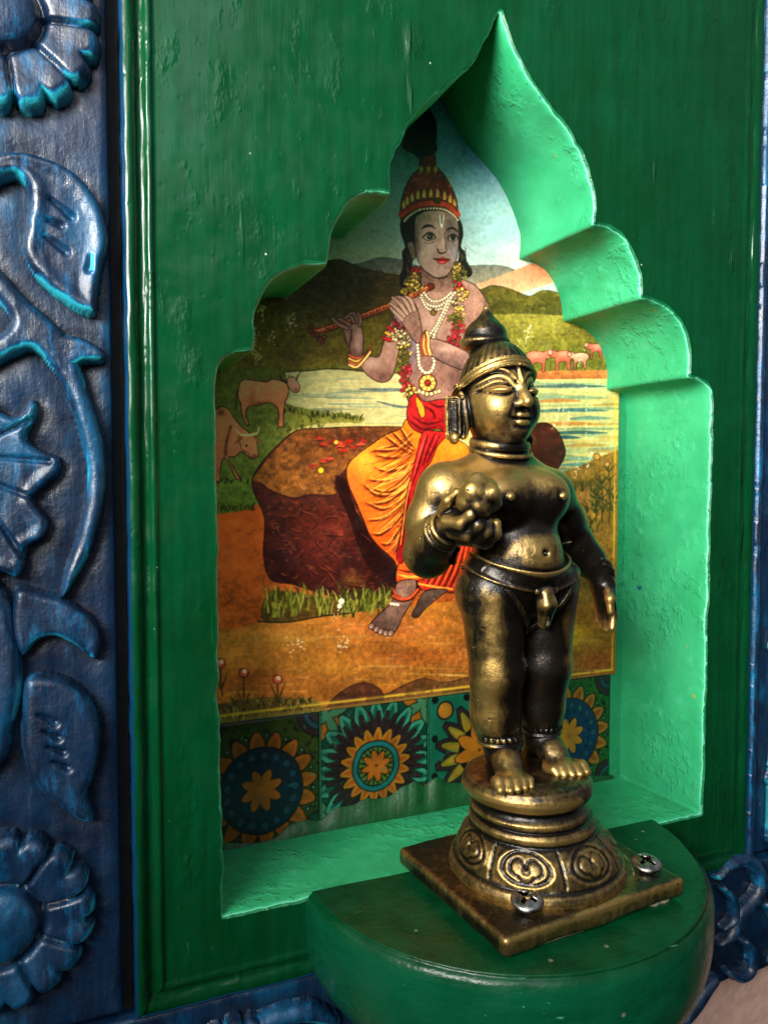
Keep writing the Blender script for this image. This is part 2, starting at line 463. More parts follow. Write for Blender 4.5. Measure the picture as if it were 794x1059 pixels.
# drop triangles that fell inside the opening
def inside_poly(P, x, y):
    x = np.asarray(x); y = np.asarray(y); r = np.zeros(x.shape, bool)
    Q = np.roll(P, -1, 0)
    for (x1, y1), (x2, y2) in zip(P, Q):
        if y1 == y2: continue
        c = (y1 > y) != (y2 > y)
        r ^= c & (x < (x2-x1)*(y-y1)/(y2-y1)+x1)
    return r
Va = np.array(Vb)+PO
cen = np.array([Va[f].mean(0) for f in Fb])
keep = ~inside_poly(front_ring[:, [0, 2]], cen[:, 0], cen[:, 2])
Fb = [f for f, k in zip(Fb, keep) if k]
mesh_obj('front_board', Vb, Fb, BOARD, shrine, flat=True)

# moulded edge swept round the board with mitred corners
mp = [(0.0, .049), (0.0, .012), (.0, .000), (.0012, -.004), (.004, -.0075), (.008, -.0088), (.012, -.0072), (.0155, -.003), (.018, .001), (.0205, .0032), (.0235, .0030), (.0265, .0005), (.0285, -.0028), (.0305, -.0045), (.0330, -.0046), (.0352, -.0030), (.0372, -.0008), (INS, 0.0)]
mp = catmull(mp, 3)
V = []; ed = []
sides = [((X0, Z0), (X0, Z1), (1, 0)), ((X0, Z1), (X1, Z1), (0, -1)), ((X1, Z1), (X1, Z0), (-1, 0)), ((X1, Z0), (X0, Z0), (0, 1))]
faces = []; base = 0
for si, (a, b, nin) in enumerate(sides):
    a = np.array(a); b = np.array(b); nin = np.array(nin); d = (b-a)/np.linalg.norm(b-a); L = np.linalg.norm(b-a)
    ns = 150
    for s in np.linspace(0, 1, ns):
        for (t, y) in mp:
            p = a+nin*t+d*(t+(L-2*t)*s)
            w = exp(-((t-0.02)/0.014)**2)
            jit = 0.0020*float(fbm(p[0]*40+si*7, p[1]*34, t*140, seed=21, o=4))*w
            jit2 = 0.0012*float(vnoise(p[0]*60, p[1]*60, 3, seed=22))*exp(-(t/.006)**2)
            q = p+nin*jit2
            ky = (.85, .6, .22, .30)[si]
            V.append((q[0], (y*ky if t > .001 else y)+jit, q[1])); ed.append((1-smooth(0.0, 0.0075, t)) if si == 0 else (0.75*(1-smooth(0, .006, t)) if si in (3, 2) else 0))
    g = grid_faces(ns, len(mp))+base; base += ns*len(mp); faces.append(g)
mesh_obj('edge_moulding', np.array(V)-PO, faces, BOARD, shrine, attrs={'edge': np.array(ed)})

# back of the niche
bk = resample(np.array([(0.17, 0), (1.02, 0)]), 0.02)
V = [(NX-.43, DEP-.0005, -.62), (NX+.43, DEP-.0005, -.62), (NX+.43, DEP-.0005, .70), (NX-.43, DEP-.0005, .70)]
mesh_obj('niche_back', np.array(V)-PO, [(0, 1, 2, 3)], MINT, shrine, flat=True, attrs={'deep': [1, 1, 1, 1]})  # darkest mint here, corner shade put into its colour
# dark green strip brushed over the feet of the tiles, ragged along its top
top_px = [(222, 868), (236, 872), (262, 874), (284, 868), (297, 856), (312, 850), (330, 849), (346, 838), (366, 833), (380, 826), (398, 826), (411, 819), (424, 811), (432, 808), (441, 814), (452, 805), (470, 812), (500, 806), (530, 804), (560, 803), (600, 803), (634, 803)]
P = on_plane_arr(top_px, DEP-.006); P = resample(catmull(P, 6), 0.0022)
n = len(P); zt = P[:, 1]+0.0035*fbm(P[:, 0]*60, 2.2, seed=31, o=4); xs = np.linspace(NX-.41, NX+.385, n); zt = np.interp(xs, P[:, 0], zt)
V = np.vstack([np.stack([xs, np.full(n, DEP-.0062), np.full(n, -.600)], 1), np.stack([xs, np.full(n, DEP-.0062), zt], 1), np.stack([xs, np.full(n, DEP-.0005), zt+.0004], 1)])
i = np.arange(n-1)
f = np.vstack([np.stack([i, i+1, n+i+1, n+i], 1), np.stack([n+i, n+i+1, 2*n+i+1, 2*n+i], 1)])
mesh_obj('painted_skirting', V-PO, f, STRIP, shrine, flat=True)

# ------------------------------------------------------------------ half-round shelf
tp = [(0.0, 0.0), (.14, .0), (.270, .0), (.2795, -.0012), (.2850, -.0042), (.2885, -.010), (.2900, -.020), (.2905, -.045), (.2885, -.072), (.282, -.097), (.268, -.121), (.245, -.143), (.21, -.158), (.15, -.167), (.06, -.171), (0, -.172)]
tp = [(r*1.035 if r > .1 else r, z*1.12) for r, z in tp]
tp = resample(catmull(tp, 6), 0.0045)
na = 150
V = []; side = []; worn = []
for a in np.linspace(pi, 2*pi, na):
    for (r, z) in tp:
        x, y = r*cos(a), r*sin(a)
        w = 0.0011*float(fbm(x*14, y*14, z*14, seed=41, o=2))
        rr = r*(1+w/0.29*(r > .2))
        V.append((rr*cos(a), rr*sin(a), z+(0.0008*float(vnoise(x*12, y*12, 0, seed=43)) if z > -.01 else 0)))
        side.append(float(smooth(-.003, -.016, z)))
        av = (a-2*pi)
        worn.append(exp(-((av+.50)/.045)**2)*float(smooth(-.012, -.03, z))*1.05+0.32*exp(-((z+.004)/.003)**2)*(r > .27))
shelf = mesh_obj('half_round_shelf', V, grid_faces(na, len(tp)), SHELF, attrs={'side': side, 'worn': worn}, loc=(0.60, 0.0, SHELF_Z))
tag(shelf, 'half-round dark green wooden shelf under the niche opening, carrying the brass figure', 'shelf')

# ------------------------------------------------------------------ carved blue frame
frame = tag(empty('carved_frame', (NX, 0.0, -0.90)), 'blue door-like frame carved with flowers and leaves around the green panel', 'frame')
FO = np.array([NX, 0.0, -0.90])

def poly_sdf(P, X, Z):
    Q = np.roll(P, -1, 0); d = np.full(X.shape, 9.0)
    for (x1, y1), (x2, y2) in zip(P, Q):
        ex, ey = x2-x1, y2-y1; L = ex*ex+ey*ey+1e-12
        t = np.clip(((X-x1)*ex+(Z-y1)*ey)/L, 0, 1)
        d = np.minimum(d, np.hypot(X-x1-t*ex, Z-y1-t*ey))
    return np.where(inside_poly(P, X, Z), d, -d)      # positive inside
def curve_sdf(P, W, X, Z):
    d = np.full(X.shape, -9.0)
    for k in range(len(P)-1):
        (x1, y1), (x2, y2) = P[k], P[k+1]
        ex, ey = x2-x1, y2-y1; L = ex*ex+ey*ey+1e-12
        t = np.clip(((X-x1)*ex+(Z-y1)*ey)/L, 0, 1)
        d = np.maximum(d, W[k]+(W[k+1]-W[k])*t-np.hypot(X-x1-t*ex, Z-y1-t*ey))
    return d

STILE_R = 0.062
motifs = []          # (name, sdf function, height function, bbox)
def px(L, y=0.0): return on_plane_arr(L, y)
def sc(x0, y0, s, L): return [(x0+a/s, y0+b/s) for a, b in L]

def flower_fn(c, R, hub, n, ph):
    c = np.array(c)
    def polar(X, Z):
        r = np.hypot(X-c[0], Z-c[1]); th = np.arctan2(Z-c[1], X-c[0])-ph
        u = (th/(2*pi/n)) % 1.0*2-1
        return r, th, u
    def sdf(X, Z):
        r, th, u = polar(X, Z)
        Rr = R*(0.86+0.14*(1-np.abs(u)**8))*(1-0.10*np.exp(-(u/.13)**2))
        return (Rr-r)*0.85
    def hgt(X, Z, d):
        r, th, u = polar(X, Z)
        h = 0.021*np.sqrt(np.clip(1-(1-np.clip(d/0.013, 0, 1))**2, 0, 1))
        h *= 0.72+0.28*smooth(hub, R*0.9, r)
        gw = np.exp(-((1-np.abs(u))*r*pi/n/0.0026)**2); h = h-0.010*gw*smooth(hub*.9, hub*1.15, r)
        h = h-0.0025*np.exp(-(np.abs(u)*r*pi/n/0.010)**2)*smooth(hub*1.2, R, r)
        dome = 0.030*np.sqrt(np.clip(1-(r/hub)**2*0.75, 0, 1))
        moat = np.exp(-((r-hub*1.04)/0.0045)**2)
        return np.where(r < hub, np.maximum(dome, h*0.4), h)-0.011*moat
    return sdf, hgt, (c[0]-R*1.05, c[0]+R*1.05, c[1]-R*1.05, c[1]+R*1.05)

def leaf_fn(pts, H=0.020, w=0.012, gouges=(), dish=0.0):
    P = catmull(pts, 6, closed=True)
    def sdf(X, Z): return poly_sdf(P, X, Z)
    def hgt(X, Z, d):
        h = H*np.sqrt(np.clip(1-(1-np.clip(d/w, 0, 1))**2, 0, 1))
        h = h-dish*smooth(w*0.8, w*2.2, d)-0.0016*np.abs(vnoise(X*42+Z*12, Z*20-X*10, 1, seed=57))*smooth(0, w, d)
        for (a, b, rr) in gouges:
            dd = curve_sdf(np.array([a, b]), [rr*0.35, rr*0.8], X, Z)
            h = h-0.009*smooth(-.002, rr*.8, dd)
        return h
    m = 0.01
    return sdf, hgt, (P[:, 0].min()-m, P[:, 0].max()+m, P[:, 1].min()-m, P[:, 1].max()+m)

def stem_fn(pts, W, H=0.019):
    n = len(pts); P = catmull(pts, 6); Wd = np.interp(np.linspace(0, n-1, len(P)), np.arange(n), W)
    def sdf(X, Z): return curve_sdf(P, Wd, X, Z)
    def hgt(X, Z, d): return H*np.sqrt(np.clip(1-(1-np.clip(d/0.017, 0, 1))**2, 0, 1))
    m = max(W)+.01
    return sdf, hgt, (P[:, 0].min()-m, P[:, 0].max()+m, P[:, 1].min()-m, P[:, 1].max()+m)

left = []
left.append(('carved_flower',)+flower_fn(on_plane(0, 16, 0), 0.108, 0.043, 9, radians(-2)))
lf = px(sc(0, 150, 3.53, [(-60, 110), (-20, 55), (40, 38), (110, 40), (210, 75), (300, 140), (365, 225), (390, 300), (392, 380), (370, 480), (358, 590), (345, 628), (270, 602), (180, 535), (115, 465), (85, 395), (95, 300), (105, 210), (96, 160), (55, 132), (5, 140), (-40, 170)]))
gs = [sc(0, 150, 3.53, g) for g in ([(180, 215), (265, 275)], [(170, 290), (225, 310)], [(165, 350), (245, 405)], [(330, 420), (325, 470)])]
left.append(('carved_leaf',)+leaf_fn(lf, 0.021, 0.011, [(np.array(on_plane(*g[0], 0)), np.array(on_plane(*g[1], 0)), 0.006) for g in gs], dish=0.004))
vine = px(sc(0, 100, 1.513, [(-60, 215), (-20, 250), (0, 270), (40, 315), (80, 352), (112, 385), (128, 430), (146, 480), (162, 535), (167, 600), (160, 660), (142, 712), (118, 756), (94, 786), (100, 742), (116, 700), (131, 640), (133, 580), (119, 512), (99, 462), (76, 420), (48, 398), (12, 414), (-30, 436), (-60, 440), (-60, 400), (-20, 385), (8, 366), (14, 345), (-10, 318), (-60, 280)]))
left.append(('carved_stem',)+leaf_fn(vine, 0.020, 0.012))
left.append(('carved_leaf',)+leaf_fn(px(sc(0, 150, 3.53, [(150, 690), (230, 695), (310, 712), (370, 748), (388, 785), (370, 798), (310, 800), (250, 825), (200, 800)])), 0.020, 0.010))
fl = px(sc(0, 100, 1.513, [(-70, 480), (-20, 470), (0, 492), (30, 500), (48, 474), (58, 482), (56, 505), (44, 530), (52, 546), (78, 558), (94, 566), (92, 588), (68, 612), (56, 632), (66, 648), (76, 664), (66, 690), (44, 704), (40, 730), (28, 752), (0, 742), (-40, 760), (-80, 700), (-90, 560)]))
gl_ = [((-20, 565), (78, 570)), ((-20, 600), (60, 632)), ((-20, 540), (46, 506)), ((-20, 640), (36, 716)), ((-60, 620), (-20, 720))]
def fpt(p): return np.array(on_plane(p[0]/1.513, 100+p[1]/1.513, 0))
left.append(('carved_flower',)+leaf_fn(fl, 0.019, 0.009, [(fpt(a_), fpt(b_), 0.0042) for a_, b_ in gl_], dish=0.003))
left.append(('carved_leaf',)+leaf_fn(px(sc(0, 100, 1.513, [(24, 770), (60, 772), (104, 786), (142, 814), (158, 846), (148, 878), (118, 856), (88, 842), (60, 848), (36, 872), (20, 840)])), 0.018, 0.010))
left.append(('carved_stem',)+leaf_fn(px(sc(0, 100, 1.513, [(-70, 740), (-10, 752), (14, 780), (30, 850), (36, 920), (22, 980), (6, 1040), (-70, 1060)])), 0.020, 0.014))
left.append(('carved_leaf',)+leaf_fn(px(sc(0, 660, 2.656, [(70, 110), (120, 92), (190, 112), (250, 165), (276, 240), (265, 340), (240, 420), (258, 492), (190, 480), (140, 435), (90, 380), (62, 300), (58, 190)])), 0.020, 0.012,
            [(np.array(on_plane(40+5*k, 735+16*k, 0)), np.array(on_plane(58+4*k, 742+16*k, 0)), 0.005) for k in range(4)]))
left.append(('carved_flower',)+flower_fn(on_plane(-2, 952, 0), 0.108, 0.046, 9, radians(14)))

def build_relief(mot, parent, origin, y0, xlim, res=0.0021):
    name, sdf, hgt, bb = mot
    x0, x1 = max(bb[0], xlim[0]), min(bb[1], xlim[1])
    xs = np.arange(x0, x1+res*.5, res); zs = np.arange(bb[2], bb[3], res)
    X, Z = np.meshgrid(xs, zs, indexing='ij')
    wob = 0.0022
    Xw = X+wob*fbm(X*30, Z*30, 1, seed=51); Zw = Z+wob*fbm(X*30, Z*30, 5, seed=52)
    d = sdf(Xw, Zw)
    h = hgt(Xw, Zw, d)+0.0012*fbm(X*40, Z*14, 2, seed=53)
    Y = np.where(d > 0, y0-h-0.0035, y0+0.006)
    ok = d > -res*1.6
    nx, nz = X.shape
    f = grid_faces(nx, nz)
    f = f[ok.ravel()[f].all(1)]
    used = np.unique(f); remap = np.full(nx*nz, -1); remap[used] = np.arange(len(used))
    V = np.stack([X, Y, Z], -1).reshape(-1, 3)[used]
    gx, gz = np.gradient(h, res)
    low = smooth(0.1, 1.0, gz*0.8-gx*0.5*np.sign(.03-X))     # slopes turned down and to the left catch the turquoise brush
    rim = (0.20+np.exp(-(np.clip(d-.002, 0, 1)/0.020)**2)*(0.10+.85*low)*(.35+.95*smooth(-.3, .4, fbm(X*9, Z*9, 6, seed=54)))).ravel()[used]
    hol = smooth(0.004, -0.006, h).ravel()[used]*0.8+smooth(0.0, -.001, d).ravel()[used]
    return mesh_obj(name, V-origin, remap[f], BLUE, parent, attrs={'rim': rim, 'hollow': np.clip(hol, 0, 1)})

def stile_mesh(name, x0, x1, z0, z1, y0, mots, res=0.006, back=0.07, rnd=0.006):
    xs = np.arange(x0, x1, res); xs = np.r_[x0, x0+.0015, x0+.004, xs[1:-1], x1-.004, x1-.0015, x1]; xs = np.unique(np.round(xs, 5))
    zs = np.unique(np.round(np.r_[np.arange(z0, z1, res), z0+.0015, z0+.004, z1-.004, z1-.0015, z1], 5))
    X, Z = np.meshgrid(xs, zs, indexing='ij')
    e = np.minimum(np.minimum(X-x0, x1-X), np.minimum(Z-z0, z1-Z))
    Y = y0+rnd*(1-np.clip(e/rnd, 0, 1))**2+0.0014*fbm(X*16, Z*5, 7, seed=61)
    dm = np.full(X.shape, 9.0)
    for m in mots:
        d = m[1](X, Z); dm = np.minimum(dm, np.where(d > 0, 0, -d))
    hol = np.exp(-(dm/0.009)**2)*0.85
    Y = Y+0.003*np.exp(-(dm/0.012)**2)
    rim = 0.10*np.exp(-(e/0.006)**2)
    nx, nz = X.shape
    V = np.stack([X, Y, Z], -1).reshape(-1, 3)
    idx = np.arange(nx*nz).reshape(nx, nz)
    bd = np.concatenate([idx[:, 0], idx[-1, 1:], idx[::-1, -1][1:], idx[0, ::-1][1:-1]])
    V2 = V[bd].copy(); V2[:, 1] = back
    nb = len(bd); i = np.arange(nb); j = (i+1) % nb
    sf = np.stack([bd[i], len(V)+i, len(V)+j, bd[j]], 1)
    return mesh_obj(name, np.vstack([V, V2])-FO, [grid_faces(nx, nz), sf], BLUE, frame,
                    attrs={'rim': np.r_[rim.ravel(), np.zeros(nb)], 'hollow': np.r_[np.clip(hol, 0, 1).ravel(), np.full(nb, .7)]})

ls = stile_mesh('stile', -0.40, STILE_R, -0.675, 1.05, 0.0, left)
for m in left: build_relief(m, ls, FO, 0.0, (-0.25, STILE_R-.004))

# right stile: a bead along its edge and a sunk field with a carved stem
right = []
for k, z in enumerate(np.arange(-0.55, 0.95, 0.24)):
    right.append(('carved_leaf',)+leaf_fn(np.array([(1.150, z), (1.175, z+.05), (1.24, z+.085), (1.27, z+.06), (1.25, z+.01), (1.20, z-.012)]), 0.02, 0.02))
right.append(('carved_stem',)+stem_fn(np.array([(1.20+0.035*sin(t*2.1), t) for t in np.linspace(-.65, 1.0, 22)]), [0.014]*22))
right.append(('edge_bead',)+stem_fn(np.array([(1.113, -.672), (1.113, .2), (1.113, 1.04)]), [0.0065]*3, H=0.005))
rs = stile_mesh('stile', 1.106, 1.45, -0.675, 1.05, 0.004, right)
for m in right: build_relief(m, rs, FO, 0.004, (1.10, 1.44))

# bottom and top rails
br = []
for pts, w in (([(742, 905), (756, 893), (772, 890), (783, 900), (786, 915), (779, 930), (766, 945), (757, 965), (744, 976)], [.008, .011, .013, .013, .013, .014, .015, .013, .006]),
               ([(748, 918), (758, 932), (758, 950), (748, 960)], [.006, .009, .010, .005]),
               ([(770, 975), (777, 985), (775, 1003), (765, 1010), (752, 1004)], [.008, .010, .012, .011, .006]),
               ([(738, 1013), (728, 1025), (718, 1040), (706, 1056)], [.010, .014, .015, .012]),
               ([(792, 935), (804, 950), (812, 975), (800, 995)], [.008, .012, .012, .008]),
               ([(255, 1060), (285, 1052), (318, 1046), (345, 1055)], [.008, .014, .015, .010])):
    br.append(('carved_scroll',)+stem_fn(px(pts), w, 0.017))
for cx in (0.62, 0.44, 0.20, 1.32):
    br.append(('carved_flower',)+flower_fn((cx, -.79), 0.075, 0.028, 8, 0.2))
rb = stile_mesh('rail', -0.40, 1.45, -0.897, -0.690, 0.006, br)
for m in br: build_relief(m, rb, FO, 0.006, (-0.39, 1.44))
stile_mesh('rail', -0.40, 1.45, 1.056, 1.30, 0.004, [])
# near-black board: shade of the gap beside the green panel put into its colour
box_mesh('backing_board', -0.30, X0-.0005, 0.030, 0.052, -0.70, 1.04, DARK, frame, bev=0).location = tuple(-FO*S)

# ------------------------------------------------------------------ brass figure: distance fields turned into meshes
def rotm(ax, ay, az):
    cx, sx, cy, sy, cz, sz = cos(ax), sin(ax), cos(ay), sin(ay), cos(az), sin(az)
    return (np.array([[cz, -sz, 0], [sz, cz, 0], [0, 0, 1]])@np.array([[cy, 0, sy], [0, 1, 0], [-sy, 0, cy]])@np.array([[1, 0, 0], [0, cx, -sx], [0, sx, cx]])).astype(np.float32)

class Field:
    def __init__(s, lo, hi, h):
        s.h = h; s.lo = np.floor(np.array(lo)/h)*h
        s.n = np.ceil((np.array(hi)-s.lo)/h).astype(int)+1
        s.f = np.full(s.n, 1.0, np.float32)
    def blk(s, lo, hi, pad=0.0):
        a = np.clip(np.floor((np.array(lo)-pad-s.lo)/s.h).astype(int), 0, s.n); b = np.clip(np.ceil((np.array(hi)+pad-s.lo)/s.h).astype(int)+1, 0, s.n)
        sl = tuple(slice(i, j) for i, j in zip(a, b))
        ax = [(s.lo[k]+np.arange(a[k], b[k])*s.h).astype(np.float32) for k in range(3)]
        return sl, ax[0][:, None, None], ax[1][None, :, None], ax[2][None, None, :]
    def _comb(s, sl, d, k, sub):
        f = s.f[sl]
        if sub:
            if k: m = np.maximum(k-np.abs(f+d), 0)/k; s.f[sl] = np.maximum(f, -d)+m*m*k*.25
            else: s.f[sl] = np.maximum(f, -d)
        else:
            if k: m = np.maximum(k-np.abs(f-d), 0)/k; s.f[sl] = np.minimum(f, d)-m*m*k*.25
            else: s.f[sl] = np.minimum(f, d)
    def ell(s, c, r, k=0.01, rot=None, sub=False):
        c = np.array(c, np.float32); r = np.array(r, np.float32)
        R = max(r) if rot is not None else r
        sl, x, y, z = s.blk(c-R, c+R, k+0.012)
        x = x-c[0]; y = y-c[1]; z = z-c[2]
        if rot is not None:
            M = rotm(*rot).T
            x, y, z = (M[0, 0]*x+M[0, 1]*y+M[0, 2]*z, M[1, 0]*x+M[1, 1]*y+M[1, 2]*z, M[2, 0]*x+M[2, 1]*y+M[2, 2]*z)
        k0 = np.sqrt((x/r[0])**2+(y/r[1])**2+(z/r[2])**2); k1 = np.sqrt((x/r[0]**2)**2+(y/r[1]**2)**2+(z/r[2]**2)**2)+1e-6
        s._comb(sl, k0*(k0-1)/k1, k, sub); return s
    def cap(s, a, b, ra, rb, k=0.01, sub=False):
        a = np.array(a, np.float32); b = np.array(b, np.float32); R = max(ra, rb)
        sl, x, y, z = s.blk(np.minimum(a, b)-R, np.maximum(a, b)+R, k+0.012)
        e = b-a; L = float(e@e)+1e-9
        t = np.clip(((x-a[0])*e[0]+(y-a[1])*e[1]+(z-a[2])*e[2])/L, 0, 1)
        d = np.sqrt((x-a[0]-t*e[0])**2+(y-a[1]-t*e[1])**2+(z-a[2]-t*e[2])**2)-(ra+(rb-ra)*t)
        s._comb(sl, d, k, sub); return s
    def path(s, pts, rs, k=0.004, sub=False):
        for i in range(len(pts)-1): s.cap(pts[i], pts[i+1], rs[i], rs[i+1], k, sub)
        return s
    def box(s, c, hf, rnd, k=0.0, rot=None, sub=False):
        c = np.array(c, np.float32); hf = np.array(hf, np.float32); R = np.linalg.norm(hf) if rot is not None else hf
        sl, x, y, z = s.blk(c-R, c+R, k+0.012)
        x = x-c[0]; y = y-c[1]; z = z-c[2]
        if rot is not None:
            M = rotm(*rot).T
            x, y, z = (M[0, 0]*x+M[0, 1]*y+M[0, 2]*z, M[1, 0]*x+M[1, 1]*y+M[1, 2]*z, M[2, 0]*x+M[2, 1]*y+M[2, 2]*z)
        qx, qy, qz = np.abs(x)-hf[0]+rnd, np.abs(y)-hf[1]+rnd, np.abs(z)-hf[2]+rnd
        d = np.sqrt(np.maximum(qx, 0)**2+np.maximum(qy, 0)**2+np.maximum(qz, 0)**2)+np.minimum(np.maximum(np.maximum(qx, qy), qz), 0)-rnd
        s._comb(sl, d, k, sub); return s
    def tor(s, c, Rx, Ry, r, k=0.0, rot=None, flat=1.0, sub=False):
        """ring of elliptic plan Rx,Ry and tube radius r ; flat stretches the tube's height"""
        c = np.array(c, np.float32); R = np.full(3, max(Rx, Ry)+r*max(1, flat))
        sl, x, y, z = s.blk(c-R, c+R, k+0.008)
        x = x-c[0]; y = y-c[1]; z = z-c[2]
        if rot is not None:
            M = rotm(*rot).T
            x, y, z = (M[0, 0]*x+M[0, 1]*y+M[0, 2]*z, M[1, 0]*x+M[1, 1]*y+M[1, 2]*z, M[2, 0]*x+M[2, 1]*y+M[2, 2]*z)
        q = np.sqrt((x/Rx)**2+(y/Ry)**2)+1e-6
        rad = np.sqrt(x*x+y*y)
        dr = rad*(1-1/q)
        d = np.sqrt(dr**2+(z/flat)**2)-r
        s._comb(sl, d, k, sub); return s
    def sample(s, P):
        q = (P-s.lo)/s.h; i = np.clip(np.floor(q).astype(int), 0, s.n-2); f = q-i
        r = 0
        for dx in (0, 1):
            for dy in (0, 1):
                for dz in (0, 1):
                    w = (f[:, 0] if dx else 1-f[:, 0])*(f[:, 1] if dy else 1-f[:, 1])*(f[:, 2] if dz else 1-f[:, 2])
                    r = r+w*s.f[i[:, 0]+dx, i[:, 1]+dy, i[:, 2]+dz]
        return r

def surface_nets(F):
    f = F.f; sg = (f < 0)
    c = np.zeros(np.array(f.shape)-1, np.int8)
    for dx in (0, 1):
        for dy in (0, 1):
            for dz in (0, 1):
                c += sg[dx:f.shape[0]-1+dx, dy:f.shape[1]-1+dy, dz:f.shape[2]-1+dz]
    I, J, K = np.nonzero((c > 0) & (c < 8))
    vid = np.full(c.shape, -1, np.int32); vid[I, J, K] = np.arange(len(I))
    cr = {}
    for dx in (0, 1):
        for dy in (0, 1):
            for dz in (0, 1): cr[dx, dy, dz] = f[I+dx, J+dy, K+dz].astype(np.float64)
    acc = np.zeros((len(I), 3)); cnt = np.zeros(len(I))
    for a in cr:
        for ax in range(3):
            if a[ax] == 0:
                b = list(a); b[ax] = 1; b = tuple(b)
                fa, fb = cr[a], cr[b]; m = (fa < 0) != (fb < 0)
                t = np.where(m, fa/np.where(m, fa-fb, 1), 0)
                p = np.array(a, float)[None, :].repeat(len(I), 0); p[:, ax] = t
                acc += p*m[:, None]; cnt += m
    V = (np.stack([I, J, K], 1)+acc/cnt[:, None])*F.h+F.lo
    faces = []
    for ax in range(3):
        sl0 = [slice(None)]*3; sl1 = [slice(None)]*3; sl0[ax] = slice(0, -1); sl1[ax] = slice(1, None)
        A, B = sg[tuple(sl0)], sg[tuple(sl1)]
        E = np.stack(np.nonzero(A != B), 1)
        u, v = [(1, 2), (2, 0), (0, 1)][ax]
        E = E[(E[:, u] > 0) & (E[:, v] > 0) & (E[:, u] < f.shape[u]-1) & (E[:, v] < f.shape[v]-1)]
        ins = A[tuple(E.T)]
        q = []
        for du, dv in ((-1, -1), (0, -1), (0, 0), (-1, 0)):
            e = E.copy(); e[:, u] += du; e[:, v] += dv; q.append(vid[tuple(e.T)])
        q = np.stack(q, 1); q[~ins] = q[~ins][:, ::-1]
        faces.append(q)
    return V, np.vstack(faces)

def blur(a, r):
    a = a.astype(np.float32)
    for ax in range(3):
        p = [(0, 0)]*3; p[ax] = (r+1, r)
        cs = np.cumsum(np.pad(a, p, mode='edge'), axis=ax)
        n = a.shape[ax]
        i1 = [slice(None)]*3; i0 = [slice(None)]*3
        i1[ax] = slice(2*r+1, 2*r+1+n); i0[ax] = slice(0, n)
        a = (cs[tuple(i1)]-cs[tuple(i0)])/(2*r+1)
    return a

# ---- the body, in the figure's own frame: x to its left hand, -y forward, z up from the shelf
H = 0.00155
B = Field((-.20, -.115, .135), (.185, .135, .815), H)
HX = -.039; HY = .006      # the head sits a little to its right and back
hc = (HX, .045, .680); hr = (.0480, .0535, .068)
# legs
for hip, knee, shin, ank, r in (((-.059, .026, .405), (-.054, .020, .300), (-.049, .028, .236), (-.041, .028, .196), (.0465, .0360, .0312, .0235)),
                                ((.028, .020, .405), (.027, .016, .300), (.029, .026, .236), (.031, .030, .196), (.0455, .0345, .0290, .0210))):
    B.path([hip, knee, shin, ank], r, 0.012)
    B.ell((shin[0], shin[1]+.006, shin[2]+.020), (.026, .024, .05), .025)
# feet
for ank, toe, out in (((-.041, .028, .196), (-.066, -.036, .165), -.42), ((.031, .030, .196), (.026, -.030, .165), -.02)):
    ax, ay, az = ank
    B.cap((ax, ay, .192), (ax, ay+.010, .174), .022, .017, .010)
    mid = (ax*.5+toe[0]*.5, ay*.5+toe[1]*.5, .178)
    B.cap((ax, ay-.006, .188), mid, .021, .017, .012)
    B.cap(mid, (toe[0]*.9+ax*.1, toe[1]*.9+ay*.1, .168), .018, .012, .012)
    B.ell((toe[0]*.85+ax*.15, toe[1]*.85+ay*.15, .166), (.029, .024, .010), .008, rot=(0, 0, -out*.6))
    d = np.array([toe[0]-ax, toe[1]-ay]); d /= np.linalg.norm(d); pn = np.array([-d[1], d[0]])*(1 if out < 0 else -1)
    # pn points to the little toe for either foot
    side = -1 if ank[0] < 0 else 1
    pn = np.array([side*abs(d[1]), -side*d[0]*np.sign(d[1])*-1]) if False else np.array([-d[1]*-side, d[0]*-side])
    for i, (o_, L, rr) in enumerate(((-.0225, .021, .0078), (-.0105, .0235, .0062), (.0005, .0215, .0058), (.0110, .018, .0054), (.0205, .014, .0048))):
        b0 = np.array(toe[:2])+pn*o_-d*.006; b1 = b0+d*L
        B.path([(b0[0], b0[1], .1665), ((b0[0]+b1[0])/2, (b0[1]+b1[1])/2, .1690), (b1[0], b1[1], .1635)], (rr, rr*.98, rr*.80), 0.0034)
# pelvis, belly, chest
B.ell((-.012, .028, .418), (.084, .058, .050), .02)
B.ell((-.014, .052, .405), (.078, .050, .05), .02)
B.ell((-.021, .022, .468), (.062, .051, .06), .02)
B.ell((-.022, -.004, .456), (.046, .038, .042), .022)
B.ell((-.029, .032, .532), (.080, .057, .058), .02)
B.ell((-.070, -.004, .538), (.040, .030, .034), .016)
B.ell((.006, -.004, .538), (.037, .029, .034), .016)
B.cap((-.032, .044, .565), (HX+.003, .046, .630), .036, .033, .018)
for sx, kx in ((-.122, -1), (.052, 1)):
    B.cap((-.030+kx*.02, .046, .582), (sx, .046, .550-.006*(kx > 0)), .022, .032-.002*(kx > 0), .024)
    B.ell((sx, .046, .545-.008*(kx > 0)), (.0345, .034, .034), .018)
# right arm, bent up: upper arm, forearm
B.path([(-.124, .046, .546), (-.137, .056, .505), (-.142, .058, .462)], (.0345, .0330, .0315), .012)
B.path([(-.142, .058, .462), (-.148, .030, .482), (-.149, .004, .498)], (.0315, .026, .0205), .010)
